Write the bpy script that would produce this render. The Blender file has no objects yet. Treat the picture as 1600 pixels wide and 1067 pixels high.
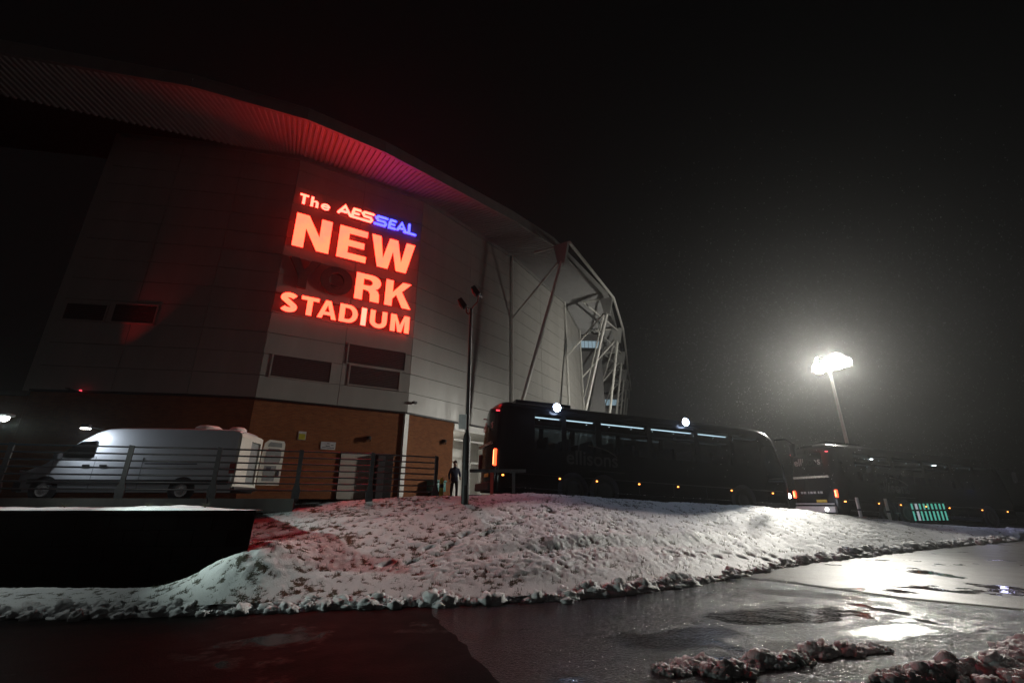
import bpy, bmesh, math, random
import numpy as np
from mathutils import Vector, Matrix
from mathutils.geometry import tessellate_polygon

R = math.radians
random.seed(7)
rng = np.random.default_rng(11)
scene = bpy.context.scene
col = scene.collection

# ------------------------------------------------------------------ camera, sky, exposure
cam_d = bpy.data.cameras.new('camera')
cam_d.sensor_width = 36.0
cam_d.lens = 16.0
cam_d.clip_start = 0.05
cam_d.clip_end = 3000.0
cam = bpy.data.objects.new('camera', cam_d)
col.objects.link(cam)
cam.location = (0.0, 0.0, 1.6)
cam.rotation_euler = (R(90 + 19.6), 0.0, 0.0)
scene.camera = cam

world = bpy.data.worlds.new('World')
scene.world = world
world.use_nodes = True
wt = world.node_tree
wt.nodes.clear()
w_out = wt.nodes.new('ShaderNodeOutputWorld')
w_bg = wt.nodes.new('ShaderNodeBackground')
w_sky = wt.nodes.new('ShaderNodeTexSky')
w_sky.sky_type = 'NISHITA'
w_sky.sun_disc = False
w_sky.sun_elevation = R(12)
w_sky.sun_rotation = R(200)
w_sky.dust_density = 6.0
w_hs = wt.nodes.new('ShaderNodeHueSaturation')      # low snow cloud over a town: nearly grey
w_hs.inputs['Saturation'].default_value = 0.12
w_bg.inputs['Strength'].default_value = 0.00085
wt.links.new(w_sky.outputs[0], w_hs.inputs['Color'])
wt.links.new(w_hs.outputs[0], w_bg.inputs['Color'])
wt.links.new(w_bg.outputs[0], w_out.inputs['Surface'])

vs = scene.view_settings
scene.display_settings.display_device = 'sRGB'
vs.view_transform = 'Standard'
vs.look = 'None'
vs.exposure = 0.0
vs.gamma = 1.0
vs.use_curve_mapping = False
cy = scene.cycles
cy.use_denoising = True
cy.max_bounces = 6
cy.diffuse_bounces = 3
cy.glossy_bounces = 3
cy.transmission_bounces = 4
cy.transparent_max_bounces = 8
cy.volume_bounces = 0
cy.sample_clamp_indirect = 4.0
cy.caustics_reflective = False
cy.caustics_refractive = False

FLOOD_W = 640.0       # each of the mast's heads
HAZE = 0.00078
SIGN_RED = 17.0
SIGN_BLUE = 8.0

# ------------------------------------------------------------------ helpers
class MB:
    """collects shapes, linked later as one mesh"""
    def __init__(self):
        self.v = []
        self.f = []
    def add(self, verts, faces, m=None):
        o = len(self.v)
        for p in verts:
            p = Vector(p)
            self.v.append(tuple(m @ p) if m is not None else tuple(p))
        for f in faces:
            self.f.append(tuple(i + o for i in f))
        return self
    def box(self, x0, x1, y0, y1, z0, z1, m=None):
        vs_ = [(x0,y0,z0),(x1,y0,z0),(x1,y1,z0),(x0,y1,z0),(x0,y0,z1),(x1,y0,z1),(x1,y1,z1),(x0,y1,z1)]
        return self.add(vs_, [(0,3,2,1),(4,5,6,7),(0,1,5,4),(1,2,6,5),(2,3,7,6),(3,0,4,7)], m)
    def cbox(self, x0, x1, y0, y1, z0, z1, c, m=None):
        """box with chamfered edges"""
        bm = bmesh.new()
        t = MB().box(x0, x1, y0, y1, z0, z1)
        vv = [bm.verts.new(p) for p in t.v]
        for f in t.f: bm.faces.new([vv[i] for i in f])
        bmesh.ops.bevel(bm, geom=list(bm.edges), offset=c, segments=2, affect='EDGES', profile=0.5)
        bm.verts.index_update()
        self.add([v.co.copy() for v in bm.verts], [[v.index for v in f.verts] for f in bm.faces], m)
        bm.free()
        return self
    def tube(self, a, b, r0, r1=None, n=12, m=None):
        a, b = Vector(a), Vector(b)
        r1 = r0 if r1 is None else r1
        q = (b - a).to_track_quat('Z', 'Y')
        vs_, fs = [], []
        for p, r in ((a, r0), (b, r1)):
            for i in range(n):
                t = 2 * math.pi * i / n
                vs_.append(p + q @ Vector((r * math.cos(t), r * math.sin(t), 0)))
        for i in range(n):
            j = (i + 1) % n
            fs.append((i, j, n + j, n + i))
        fs.append(tuple(range(n - 1, -1, -1)))
        fs.append(tuple(range(n, 2 * n)))
        return self.add(vs_, fs, m)
    def path(self, pts, r, n=8):
        for a, b in zip(pts[:-1], pts[1:]): self.tube(a, b, r, n=n)
        return self
    def lathe(self, prof, c, n=20, axis='Z', m=None):
        """prof: (radius, height) pairs"""
        vs_, fs = [], []
        for r, h in prof:
            for i in range(n):
                t = 2 * math.pi * i / n
                p = (r * math.cos(t), r * math.sin(t), h)
                if axis == 'Y': p = (p[0], p[2], p[1])
                if axis == 'X': p = (p[2], p[0], p[1])
                vs_.append(Vector(p) + Vector(c))
        for k in range(len(prof) - 1):
            for i in range(n):
                j = (i + 1) % n
                fs.append((k*n+i, k*n+j, (k+1)*n+j, (k+1)*n+i))
        fs.append(tuple(range(n)))
        fs.append(tuple(range((len(prof)-1)*n, len(prof)*n)))
        return self.add(vs_, fs, m)
    def prism(self, poly, y0, y1, holes=(), m=None):
        """outline in x,z extruded along y (y0 is the front)"""
        loops = [list(poly)] + [list(h) for h in holes]
        flat = [p for l in loops for p in l]
        tris = tessellate_polygon([[Vector((p[0], p[1], 0)) for p in l] for l in loops])
        n = len(flat)
        vs_ = [(p[0], y0, p[1]) for p in flat] + [(p[0], y1, p[1]) for p in flat]
        fs = []
        for t in tris:
            fs.append(tuple(t)); fs.append(tuple(n + i for i in reversed(t)))
        o = 0
        for l in loops:
            k = len(l)
            for i in range(k):
                j = (i + 1) % k
                fs.append((o+i, o+j, n+o+j, n+o+i))
            o += k
        return self.add(vs_, fs, m)
    def build(self, name, mat, parent=None, smooth=None, fix=True):
        me = bpy.data.meshes.new(name)
        me.from_pydata(self.v, [], self.f)
        if fix:
            bm = bmesh.new(); bm.from_mesh(me)
            bmesh.ops.recalc_face_normals(bm, faces=bm.faces)
            bm.to_mesh(me); bm.free()
        if smooth:
            me.shade_smooth()
            me.set_sharp_from_angle(angle=R(smooth))
        me.materials.append(mat)
        return link(name, me, parent)

def link(name, me, parent=None):
    o = bpy.data.objects.new(name, me)
    col.objects.link(o)
    if parent is not None: o.parent = parent
    return o

def empty(name, loc=(0,0,0), rot=(0,0,0), parent=None):
    o = bpy.data.objects.new(name, None)
    o.empty_display_size = 0.3
    o.location = loc
    o.rotation_euler = rot
    col.objects.link(o)
    if parent is not None: o.parent = parent
    return o

def tag(o, label=None, cat=None, group=None, kind=None):
    if label: o['label'] = label
    if cat: o['category'] = cat
    if group: o['group'] = group
    if kind: o['kind'] = kind
    return o

def at(o, loc, rz=0.0):
    o.location = loc
    o.rotation_euler = (0, 0, rz)
    return o

def lamp(name, kind, loc, power, color, parent=None, size=0.1, aim=None, spot=60, blend=0.5, shape=None, spread=None):
    d = bpy.data.lights.new(name, kind)
    d.energy = power
    d.color = color
    if kind == 'AREA':
        d.shape = 'DISK' if shape is None else shape
        d.size = size
        if spread: d.spread = R(spread)
    else:
        d.shadow_soft_size = size
    if kind == 'SPOT':
        d.spot_size = R(spot); d.spot_blend = blend
    o = bpy.data.objects.new(name, d)
    o.location = loc
    if aim is not None:
        o.rotation_euler = (Vector(aim) - Vector(loc)).to_track_quat('-Z', 'Y').to_euler()
    col.objects.link(o)
    if parent is not None: o.parent = parent
    return o

# ------------------------------------------------------------------ materials
def nmat(name):
    m = bpy.data.materials.new(name)
    m.use_nodes = True
    nt = m.node_tree
    b = nt.nodes['Principled BSDF']
    return m, nt, b

def coords(nt, scale=(1,1,1), kind='Object'):
    tc = nt.nodes.new('ShaderNodeTexCoord')
    mp = nt.nodes.new('ShaderNodeMapping')
    mp.inputs['Scale'].default_value = scale
    nt.links.new(tc.outputs[kind], mp.inputs['Vector'])
    return mp.outputs['Vector']

def noise(nt, vec, scale, detail=4, rough=0.55):
    n = nt.nodes.new('ShaderNodeTexNoise')
    n.inputs['Scale'].default_value = scale
    n.inputs['Detail'].default_value = detail
    n.inputs['Roughness'].default_value = rough
    nt.links.new(vec, n.inputs['Vector'])
    return n.outputs['Fac']

def ramp(nt, fac, stops):
    r = nt.nodes.new('ShaderNodeValToRGB')
    el = r.color_ramp.elements
    while len(el) < len(stops): el.new(0.5)
    for e, (p, c) in zip(el, stops):
        e.position = p
        e.color = (c, c, c, 1) if not hasattr(c, '__len__') else (*c, 1)
    nt.links.new(fac, r.inputs['Fac'])
    return r.outputs['Color']

def math_n(nt, op, a, b=None, clamp=False):
    n = nt.nodes.new('ShaderNodeMath')
    n.operation = op; n.use_clamp = clamp
    for i, x in enumerate((a, b)):
        if x is None: continue
        if hasattr(x, 'is_output'): nt.links.new(x, n.inputs[i])
        else: n.inputs[i].default_value = x
    return n.outputs[0]

def mixc(nt, fac, a, b):
    n = nt.nodes.new('ShaderNodeMix')
    n.data_type = 'RGBA'
    for s, x in ((0, fac), (6, a), (7, b)):
        if hasattr(x, 'is_output'): nt.links.new(x, n.inputs[s])
        elif s == 0: n.inputs[0].default_value = x
        else: n.inputs[s].default_value = (*x, 1)
    return n.outputs[2]

def bump(nt, b, h, strength, dist):
    n = nt.nodes.new('ShaderNodeBump')
    n.inputs['Strength'].default_value = strength
    n.inputs['Distance'].default_value = dist
    nt.links.new(h, n.inputs['Height'])
    nt.links.new(n.outputs[0], b.inputs['Normal'])

def mat(name, c, rough=0.5, metal=0.0, var=0.15, scale=6.0, bmp=0.0, bdist=0.01, spec=0.5, streak=False, coat=0.0):
    """plain painted / cast surface with dirt and uneven gloss"""
    m, nt, b = nmat(name)
    v = coords(nt, (1, 1, 0.25) if streak else (1, 1, 1))
    f = noise(nt, v, scale)
    lo = tuple(x * (1 - var) for x in c); hi = tuple(min(1, x * (1 + var)) for x in c)
    nt.links.new(ramp(nt, f, [(0.3, lo), (0.7, hi)]), b.inputs['Base Color'])
    nt.links.new(ramp(nt, noise(nt, v, scale * 2.3), [(0.25, max(0.0, rough * 0.8)), (0.75, min(1.0, rough * 1.2))]), b.inputs['Roughness'])
    b.inputs['Metallic'].default_value = metal
    b.inputs['Specular IOR Level'].default_value = spec
    b.inputs['Coat Weight'].default_value = coat
    b.inputs['Coat Roughness'].default_value = 0.06
    if bmp: bump(nt, b, noise(nt, v, scale * 8), bmp, bdist)
    return m

def emit(name, c, strength):
    m, nt, b = nmat(name)
    b.inputs['Base Color'].default_value = (0.3, 0.3, 0.3, 1)
    b.inputs['Emission Color'].default_value = (*c, 1)
    b.inputs['Emission Strength'].default_value = strength
    return m

def glass_mat(name, tint, rough=0.03):
    m = bpy.data.materials.new(name); m.use_nodes = True
    nt = m.node_tree; nt.nodes.clear()
    out = nt.nodes.new('ShaderNodeOutputMaterial')
    tr = nt.nodes.new('ShaderNodeBsdfTransparent'); tr.inputs[0].default_value = (*tint, 1)
    gl = nt.nodes.new('ShaderNodeBsdfGlossy'); gl.inputs['Roughness'].default_value = rough
    gl.inputs['Color'].default_value = (0.9, 0.9, 0.9, 1)
    fr = nt.nodes.new('ShaderNodeFresnel'); fr.inputs[0].default_value = 1.5
    mx = nt.nodes.new('ShaderNodeMixShader')
    nt.links.new(fr.outputs[0], mx.inputs[0]); nt.links.new(tr.outputs[0], mx.inputs[1]); nt.links.new(gl.outputs[0], mx.inputs[2])
    nt.links.new(mx.outputs[0], out.inputs[0])
    return m

def letter_mat(name, c):
    """lit acrylic face, a little uneven as the tubes behind it are"""
    m, nt, b = nmat(name)
    v = coords(nt)
    f = noise(nt, v, 0.9, 2)
    b.inputs['Base Color'].default_value = (0.4, 0.3, 0.3, 1)
    hi = c; lo = (c[0] * 0.8, c[1] * 0.80, c[2] * 1.1)
    mx = max(c)
    cr = ramp(nt, f, [(0.32, tuple(x / mx for x in lo)), (0.6, tuple(x / mx for x in hi))])
    nt.links.new(cr, b.inputs['Emission Color'])
    b.inputs['Emission Strength'].default_value = mx
    return m

def brick_mat():
    m, nt, b = nmat('red_brick')
    tc = nt.nodes.new('ShaderNodeTexCoord')
    sx = nt.nodes.new('ShaderNodeSeparateXYZ'); cx = nt.nodes.new('ShaderNodeCombineXYZ')
    nt.links.new(tc.outputs['Object'], sx.inputs[0])
    nt.links.new(sx.outputs['X'], cx.inputs['X']); nt.links.new(sx.outputs['Z'], cx.inputs['Y'])
    br = nt.nodes.new('ShaderNodeTexBrick')
    br.inputs['Scale'].default_value = 1.0
    br.inputs['Brick Width'].default_value = 0.225
    br.inputs['Row Height'].default_value = 0.075
    br.inputs['Mortar Size'].default_value = 0.006
    br.inputs['Mortar Smooth'].default_value = 0.3
    br.inputs['Bias'].default_value = -0.2
    br.inputs['Color1'].default_value = (0.30, 0.100, 0.030, 1)
    br.inputs['Color2'].default_value = (0.21, 0.062, 0.018, 1)
    br.inputs['Mortar'].default_value = (0.20, 0.13, 0.08, 1)
    nt.links.new(cx.outputs[0], br.inputs['Vector'])
    f = noise(nt, tc.outputs['Object'], 1.3, 5)
    nt.links.new(mixc(nt, ramp(nt, f, [(0.4, 0.0), (0.75, 0.45)]), br.outputs['Color'], (0.15, 0.055, 0.020)), b.inputs['Base Color'])
    b.inputs['Roughness'].default_value = 0.85
    inv = math_n(nt, 'SUBTRACT', 1.0, br.outputs['Fac'])
    bump(nt, b, inv, 0.6, 0.008)
    return m

def snow_mat(name, dirty=0.0, grass=False):
    m, nt, b = nmat(name)
    tc = nt.nodes.new('ShaderNodeTexCoord'); v = tc.outputs['Object']
    base = ramp(nt, noise(nt, v, 3.0), [(0.3, (0.76, 0.77, 0.80)), (0.7, (0.86, 0.86, 0.87))])
    if dirty:
        base = mixc(nt, ramp(nt, noise(nt, v, 7.0, 6, 0.65), [(0.48, 0.0), (0.72, dirty)]), base, (0.18, 0.15, 0.12))
    if grass:
        at_ = nt.nodes.new('ShaderNodeAttribute'); at_.attribute_name = 'bare'
        br = ramp(nt, math_n(nt, 'ADD', at_.outputs['Fac'], math_n(nt, 'MULTIPLY', math_n(nt, 'SUBTRACT', noise(nt, v, 48.0, 5, 0.7), 0.5), 1.0)), [(0.50, 0.0), (0.60, 1.0)])
        gr = ramp(nt, noise(nt, v, 40.0, 3), [(0.3, (0.030, 0.030, 0.014)), (0.7, (0.085, 0.075, 0.040))])
        base = mixc(nt, br, base, gr)
    nt.links.new(base, b.inputs['Base Color'])
    b.inputs['Roughness'].default_value = 0.55
    b.inputs['Specular IOR Level'].default_value = 0.35
    bump(nt, b, noise(nt, v, 38.0, 6, 0.7), 0.9 if dirty else 0.6, 0.025)
    return m

def asphalt_mat(name, base_c, wet_lo, wet_hi, grit, puddles=(), gscale=70.0, spec=0.5, bd=0.011):
    """wet road: stone grit that sparkles, smooth standing water in the hollows"""
    m, nt, b = nmat(name)
    tc = nt.nodes.new('ShaderNodeTexCoord'); v = tc.outputs['Object']
    big = noise(nt, v, 0.55, 5, 0.6)
    pm = ramp(nt, big, [(0.56, 0.0), (0.63, 1.0)])
    for (cx_, cy_, rx, ry, ang, amt) in puddles:
        mp = nt.nodes.new('ShaderNodeMapping'); mp.vector_type = 'TEXTURE'
        mp.inputs['Location'].default_value = (cx_, cy_, 0)
        mp.inputs['Rotation'].default_value = (0, 0, R(ang))
        mp.inputs['Scale'].default_value = (rx, ry, 1.0)
        nt.links.new(v, mp.inputs['Vector'])
        ln = nt.nodes.new('ShaderNodeVectorMath'); ln.operation = 'LENGTH'
        nt.links.new(mp.outputs[0], ln.inputs[0])
        d = math_n(nt, 'ADD', ln.outputs['Value'], math_n(nt, 'MULTIPLY', math_n(nt, 'SUBTRACT', noise(nt, v, 1.9, 5, 0.6), 0.5), 1.7))
        p = math_n(nt, 'MULTIPLY', ramp(nt, d, [(0.72, 1.0), (1.0, 0.0)]), amt)
        pm = math_n(nt, 'MAXIMUM', pm, p)
    vo = nt.nodes.new('ShaderNodeTexVoronoi'); vo.inputs['Scale'].default_value = gscale
    nt.links.new(v, vo.inputs['Vector'])
    stones = ramp(nt, vo.outputs['Distance'], [(0.0, 1.0), (0.6, 0.0)])
    fine = noise(nt, v, gscale * 2.2, 3, 0.6)
    h = math_n(nt, 'ADD', math_n(nt, 'MULTIPLY', stones, 0.7), math_n(nt, 'MULTIPLY', fine, 0.5))
    h = math_n(nt, 'MULTIPLY', h, math_n(nt, 'SUBTRACT', 1.0, math_n(nt, 'MULTIPLY', pm, 0.93)))
    h = math_n(nt, 'ADD', h, math_n(nt, 'MULTIPLY', noise(nt, v, 2.5, 3), 0.3))
    lo = tuple(x * 0.6 for x in base_c); hi = tuple(x * 1.5 for x in base_c)
    nt.links.new(ramp(nt, fine, [(0.3, lo), (0.7, hi)]), b.inputs['Base Color'])
    rr = ramp(nt, noise(nt, v, 1.3, 5, 0.65), [(0.3, wet_lo), (0.7, wet_hi)])
    rmix = nt.nodes.new('ShaderNodeMix'); rmix.data_type = 'FLOAT'
    nt.links.new(pm, rmix.inputs[0]); nt.links.new(rr, rmix.inputs[2]); rmix.inputs[3].default_value = 0.05
    nt.links.new(rmix.outputs[0], b.inputs['Roughness'])
    b.inputs['IOR'].default_value = 1.34
    b.inputs['Specular IOR Level'].default_value = spec
    bump(nt, b, h, grit, bd)
    return m

MT = {}
MT['brick'] = brick_mat()
MT['panel'] = mat('pale_grey_cladding', (0.40, 0.39, 0.365), 0.42, 0.0, 0.08, 1.2, streak=True)
MT['joint'] = mat('dark_joint', (0.05, 0.05, 0.05), 0.8)
MT['soffit'] = mat('soffit_sheet', (0.36, 0.36, 0.36), 0.5, 0.0, 0.06, 2.0)
MT['fascia'] = mat('fascia_metal', (0.30, 0.30, 0.29), 0.45, 0.0, 0.12, 1.5, streak=True)
MT['roof'] = mat('roof_sheet', (0.10, 0.10, 0.10), 0.5)
MT['steel'] = mat('pale_painted_steel', (0.66, 0.65, 0.61), 0.4, 0.0, 0.08, 3.0)
MT['white'] = mat('white_paint', (0.72, 0.71, 0.68), 0.4, 0.0, 0.06, 4.0)
MT['door'] = mat('cream_door', (0.50, 0.47, 0.42), 0.45, 0.0, 0.08, 3.0)
MT['dark'] = mat('dark_paint', (0.018, 0.019, 0.02), 0.5, 0.0, 0.2, 6.0, spec=0.3)
MT['rail'] = mat('grey_rail_paint', (0.06, 0.065, 0.07), 0.32, 0.0, 0.2, 8.0)
MT['louvre'] = mat('louvre_metal', (0.075, 0.07, 0.066), 0.45)
MT['concrete'] = mat('dark_concrete', (0.11, 0.11, 0.105), 0.8, 0.0, 0.3, 2.0, 0.3, 0.01, streak=True)
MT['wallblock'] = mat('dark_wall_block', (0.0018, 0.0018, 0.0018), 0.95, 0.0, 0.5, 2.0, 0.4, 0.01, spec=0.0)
MT['kerb'] = mat('kerb_concrete', (0.14, 0.135, 0.13), 0.6, 0.0, 0.25, 5.0, 0.3, 0.005)
MT['snow'] = snow_mat('snow_on_grass', 0.0, True)
MT['snowpile'] = snow_mat('ploughed_snow', 0.35)
MT['snowclean'] = snow_mat('fresh_snow', 0.15)
MT['grass'] = mat('winter_grass', (0.06, 0.055, 0.028), 0.8, 0.0, 0.4, 9.0)
MT['busblack'] = mat('black_coach_paint', (0.006, 0.007, 0.009), 0.22, 0.0, 0.2, 1.5, spec=0.16)
MT['busgrey'] = mat('grey_trim', (0.04, 0.04, 0.042), 0.5)
MT['lettergrey'] = mat('grey_vinyl', (0.05, 0.05, 0.05), 0.5)
MT['letterpale'] = mat('pale_vinyl', (0.55, 0.55, 0.55), 0.4)
MT['silver'] = mat('silver_trim', (0.55, 0.55, 0.55), 0.25, 0.8)
MT['tyre'] = mat('tyre_rubber', (0.018, 0.018, 0.018), 0.75)
MT['seat'] = mat('seat_fabric', (0.05, 0.05, 0.07), 0.9)
MT['interior'] = mat('coach_lining', (0.25, 0.27, 0.28), 0.7)
MT['glass'] = glass_mat('tinted_glass', (0.22, 0.26, 0.28))
MT['darkglass'] = glass_mat('dark_glass', (0.05, 0.055, 0.06))
MT['clearglass'] = glass_mat('clear_glass', (0.8, 0.82, 0.82))
MT['vanwhite'] = mat('white_van_paint', (0.62, 0.64, 0.68), 0.22, 0.0, 0.05, 1.0, coat=0.5)
MT['vancream'] = mat('van_inner_paint', (0.62, 0.60, 0.54), 0.4, 0.0, 0.06, 2.0)
MT['vanplastic'] = mat('black_plastic', (0.03, 0.03, 0.032), 0.5)
MT['vangrey'] = mat('grey_lining', (0.22, 0.23, 0.23), 0.7)
MT['yellow'] = mat('yellow_paint', (0.55, 0.47, 0.05), 0.5)
MT['plateyellow'] = mat('yellow_plate', (0.75, 0.60, 0.10), 0.35)
MT['tealbox'] = mat('teal_plastic', (0.06, 0.22, 0.20), 0.5)
MT['signwhite'] = mat('white_notice', (0.62, 0.61, 0.62), 0.5)
MT['ink'] = mat('dark_print', (0.05, 0.05, 0.07), 0.6)
MT['unlit'] = mat('unlit_red_acrylic', (0.17, 0.10, 0.095), 0.75, spec=0.15)
MT['redpaint_redlit'] = mat('red_paint_and_red_light', (0.32, 0.03, 0.02), 0.45)  # plain red paint, also the red light coloured onto the column heads
MT['navy'] = mat('navy_cloth', (0.02, 0.025, 0.06), 0.9)
MT['cloth'] = mat('dark_cloth', (0.018, 0.018, 0.02), 0.9)
MT['skin'] = mat('skin', (0.42, 0.26, 0.19), 0.6)
MT['hair'] = mat('dark_hair', (0.02, 0.015, 0.01), 0.7)
MT['tealpaint'] = mat('teal_gloss_paint', (0.02, 0.30, 0.22), 0.35)
MT['road'] = asphalt_mat('wet_asphalt', (0.020, 0.020, 0.022), 0.12, 0.22, 1.0, gscale=30.0, spec=0.33, bd=0.02,
    puddles=((4.2, 7.9, 1.9, 0.62, 14, 1.0), (5.6, 9.6, 1.5, 0.45, -30, 0.9), (2.1, 6.7, 1.1, 0.42, 20, 0.8), (5.0, 7.0, 0.9, 0.35, 20, 0.8)))
MT['smoothroad'] = asphalt_mat('wet_smooth_surface', (0.005, 0.005, 0.005), 0.48, 0.68, 0.3, gscale=40.0, spec=0.06)
MT['slab'] = asphalt_mat('wet_pale_concrete', (0.13, 0.125, 0.115), 0.34, 0.50, 0.55, gscale=26.0)
MT['carpark'] = asphalt_mat('wet_car_park', (0.030, 0.030, 0.030), 0.25, 0.45, 0.5, gscale=30.0)
MT['tar'] = mat('tar_band', (0.006, 0.006, 0.006), 0.75, 0.0, 0.2, 6.0, spec=0.1)
MT['e_red'] = letter_mat('lit_red_acrylic', (SIGN_RED, 0.42, 0.18))
MT['e_pale'] = letter_mat('lit_pale_acrylic', (SIGN_RED, 0.75, 0.42))
MT['e_blue'] = letter_mat('lit_blue_acrylic', (0.30, 0.36, SIGN_BLUE))
MT['e_redside'] = emit('red_letter_return', (1.0, 0.012, 0.010), 0.22)
MT['e_blueside'] = emit('blue_letter_return', (0.10, 0.04, 1.0), 0.5)
MT['e_flood'] = emit('floodlight_glass', (1.0, 0.97, 0.88), 70.0)
MT['e_cool'] = emit('cool_lamp_glass', (0.55, 0.70, 1.0), 60.0)
MT['e_white'] = emit('white_lamp_glass', (1.0, 0.99, 0.95), 30.0)
MT['e_lantern'] = emit('lantern_glass', (0.95, 1.0, 0.97), 14.0)
MT['e_led'] = emit('coach_led_strip', (0.75, 0.93, 1.0), 4.0)
MT['e_spot'] = emit('reading_lamp', (0.85, 0.95, 1.0), 6.0)
MT['e_tail'] = emit('tail_lamp_lens', (1.0, 0.07, 0.02), 4.5)
MT['e_tailhot'] = emit('tail_lamp_core', (1.0, 0.22, 0.08), 9.0)
MT['e_dimred'] = emit('small_red_lamp', (1.0, 0.05, 0.08), 2.2)
MT['e_amber'] = emit('amber_marker_lens', (1.0, 0.30, 0.05), 6.0)
MT['e_tube'] = emit('fluorescent_tube', (1.0, 0.96, 0.86), 9.0)
MT['e_window'] = emit('lit_office_glass', (0.42, 0.68, 0.85), 0.32)
MT['e_teal'] = emit('teal_glow_bar', (0.14, 0.80, 0.62), 0.40)
MT['e_palebar'] = emit('pale_glow_bar', (0.8, 0.9, 1.0), 0.35)

# ------------------------------------------------------------------ value noise for the snow
_perm = rng.random((256, 256))
def vnoise(x, y):
    xi = np.floor(x).astype(int); yi = np.floor(y).astype(int)
    fx = x - xi; fy = y - yi
    fx = fx * fx * (3 - 2 * fx); fy = fy * fy * (3 - 2 * fy)
    a = _perm[xi & 255, yi & 255]; b_ = _perm[(xi + 1) & 255, yi & 255]
    c_ = _perm[xi & 255, (yi + 1) & 255]; d_ = _perm[(xi + 1) & 255, (yi + 1) & 255]
    return (a * (1 - fx) + b_ * fx) * (1 - fy) + (c_ * (1 - fx) + d_ * fx) * fy
def fbm(x, y, f, oct=4, g=0.5):
    s = np.zeros_like(x); a = 1.0; t = 0
    for i in range(oct):
        s += a * vnoise(x * f + 17.3 * i, y * f + 5.1 * i); t += a
        a *= g; f *= 2.03
    return s / t
def sstep(a, b_, x):
    t = np.clip((x - a) / (b_ - a), 0, 1)
    return t * t * (3 - 2 * t)

# ------------------------------------------------------------------ the lie of the land
KX = [-60, -16, -7.6, -5.7, -4.0, -1.2, 0.55, 2.5, 4.7, 8.2, 13.5, 24.3, 45, 80]
KY = [7.5, 7.6, 7.76, 7.78, 8.15, 8.7, 8.95, 9.85, 11.4, 14.3, 17.6, 23.4, 36, 60]
CX = [-60, -16, -6.2, -2.6, -0.6, 0.9, 4.1, 6.7, 9.7, 16.9, 22, 26, 45, 80]
CYY = [13, 13, 13, 13.3, 14.2, 15.0, 16.3, 17.0, 18.2, 21.3, 23.2, 25.0, 37, 61]
CZ = [1.62, 1.62, 1.62, 1.78, 1.86, 1.92, 1.72, 1.63, 1.49, 0.86, 0.52, 0.40, 0.1, 0.1]
def smooth_line(px, py, k=1.3):
    """the polyline blurred a little so that kerb and crest curve instead of kinking"""
    g = np.arange(-70, 85, 0.1)
    v = np.interp(g, px, py)
    w = np.exp(-0.5 * (np.arange(-50, 51) * 0.1 / k) ** 2); w /= w.sum()
    return g, np.convolve(np.pad(v, 50, mode='edge'), w, mode='valid')
_k, _c, _z = smooth_line(KX, KY, 0.8), smooth_line(CX, CYY, 1.0), smooth_line(CX, CZ, 0.8)
yk = lambda x: np.interp(x, *_k)
yc = lambda x: np.interp(x, *_c)
zc = lambda x: np.interp(x, *_z)
def plateau(x, y):
    s = (x + 0.6) * 0.956 + (y - 16.3) * 0.292
    sp = np.where(s > 20, s, np.log1p(np.exp(np.clip(s, -40, 20))))
    return np.maximum(1.72 - 0.046 * sp, 0.12)
def bank_h(x, y):
    """smooth height of the grass bank without its snow relief"""
    t = (y - yk(x)) / (yc(x) - yk(x))
    tt = np.clip(t, 0, 1)
    z = 0.09 + (zc(x) - 0.09) * (tt * (1.22 - 0.22 * tt)) ** 0.98
    back = sstep(0.0, 1.1, y - yc(x))
    z = z * (1 - back) + (plateau(x, y) - 0.06) * back
    low = 0.09 + 0.13 * np.clip(y - yk(x), 0, 2.5)
    xl = -4.7 - np.clip(y - 8.9, 0, 4.2) * 0.5
    w = sstep(-1.9, -0.05, x - xl)
    w = np.where(y > 12.6, np.maximum(w, sstep(-0.2, 0.2, x - xl)), w)
    mound = (0.30 + 0.22 * fbm(np.asarray(x, float) * 1.0, np.asarray(y, float) * 1.0, 2.3, 3)) * np.exp(-((x + 4.6) / 0.78) ** 2 - ((y - 9.2) / 0.80) ** 2)
    return z * w + low * (1 - w) + mound * np.clip((1.75 - z) / 1.2, 0, 1)

# ground to the horizon
mb = MB(); mb.add([(-500,-200,-0.012),(500,-200,-0.012),(500,700,-0.012),(-500,700,-0.012)], [(0,1,2,3)])
tag(mb.build('ground', MT['smoothroad'], fix=False), kind='structure')

# road: from behind the camera up to the kerb line
xs = np.concatenate([np.linspace(-60, -10, 12), np.linspace(-9, 15, 60), np.linspace(16, 80, 30)])
mb = MB()
for x in xs: mb.v += [(x, -30.0, 0.0), (x, float(yk(x)) + 0.25, 0.0)]
n = len(xs)
mb.f = [(2*i, 2*i+2, 2*i+3, 2*i+1) for i in range(n - 1)]
tag(mb.build('road', MT['road'], fix=False), kind='structure')

# smoother dark crossing left of the joint
mb = MB()
jx = lambda y: -1.1 + (y - 7.76) * (-0.374)
pts_l = []
for y in np.linspace(-10, 8.9, 90):
    pts_l.append((jx(y) + 0.03 * math.sin(y * 3.1) + 0.045 * random.uniform(-1, 1), y))
for i, (x, y) in enumerate(pts_l): mb.v += [(-60, y if y < 7.5 else 7.5, 0.004), (x, y, 0.004)]
mb.f = [(2*i, 2*i+1, 2*i+3, 2*i+2) for i in range(len(pts_l) - 1)]
tag(mb.build('smooth_crossing', MT['smoothroad'], fix=False), kind='structure')

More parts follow.
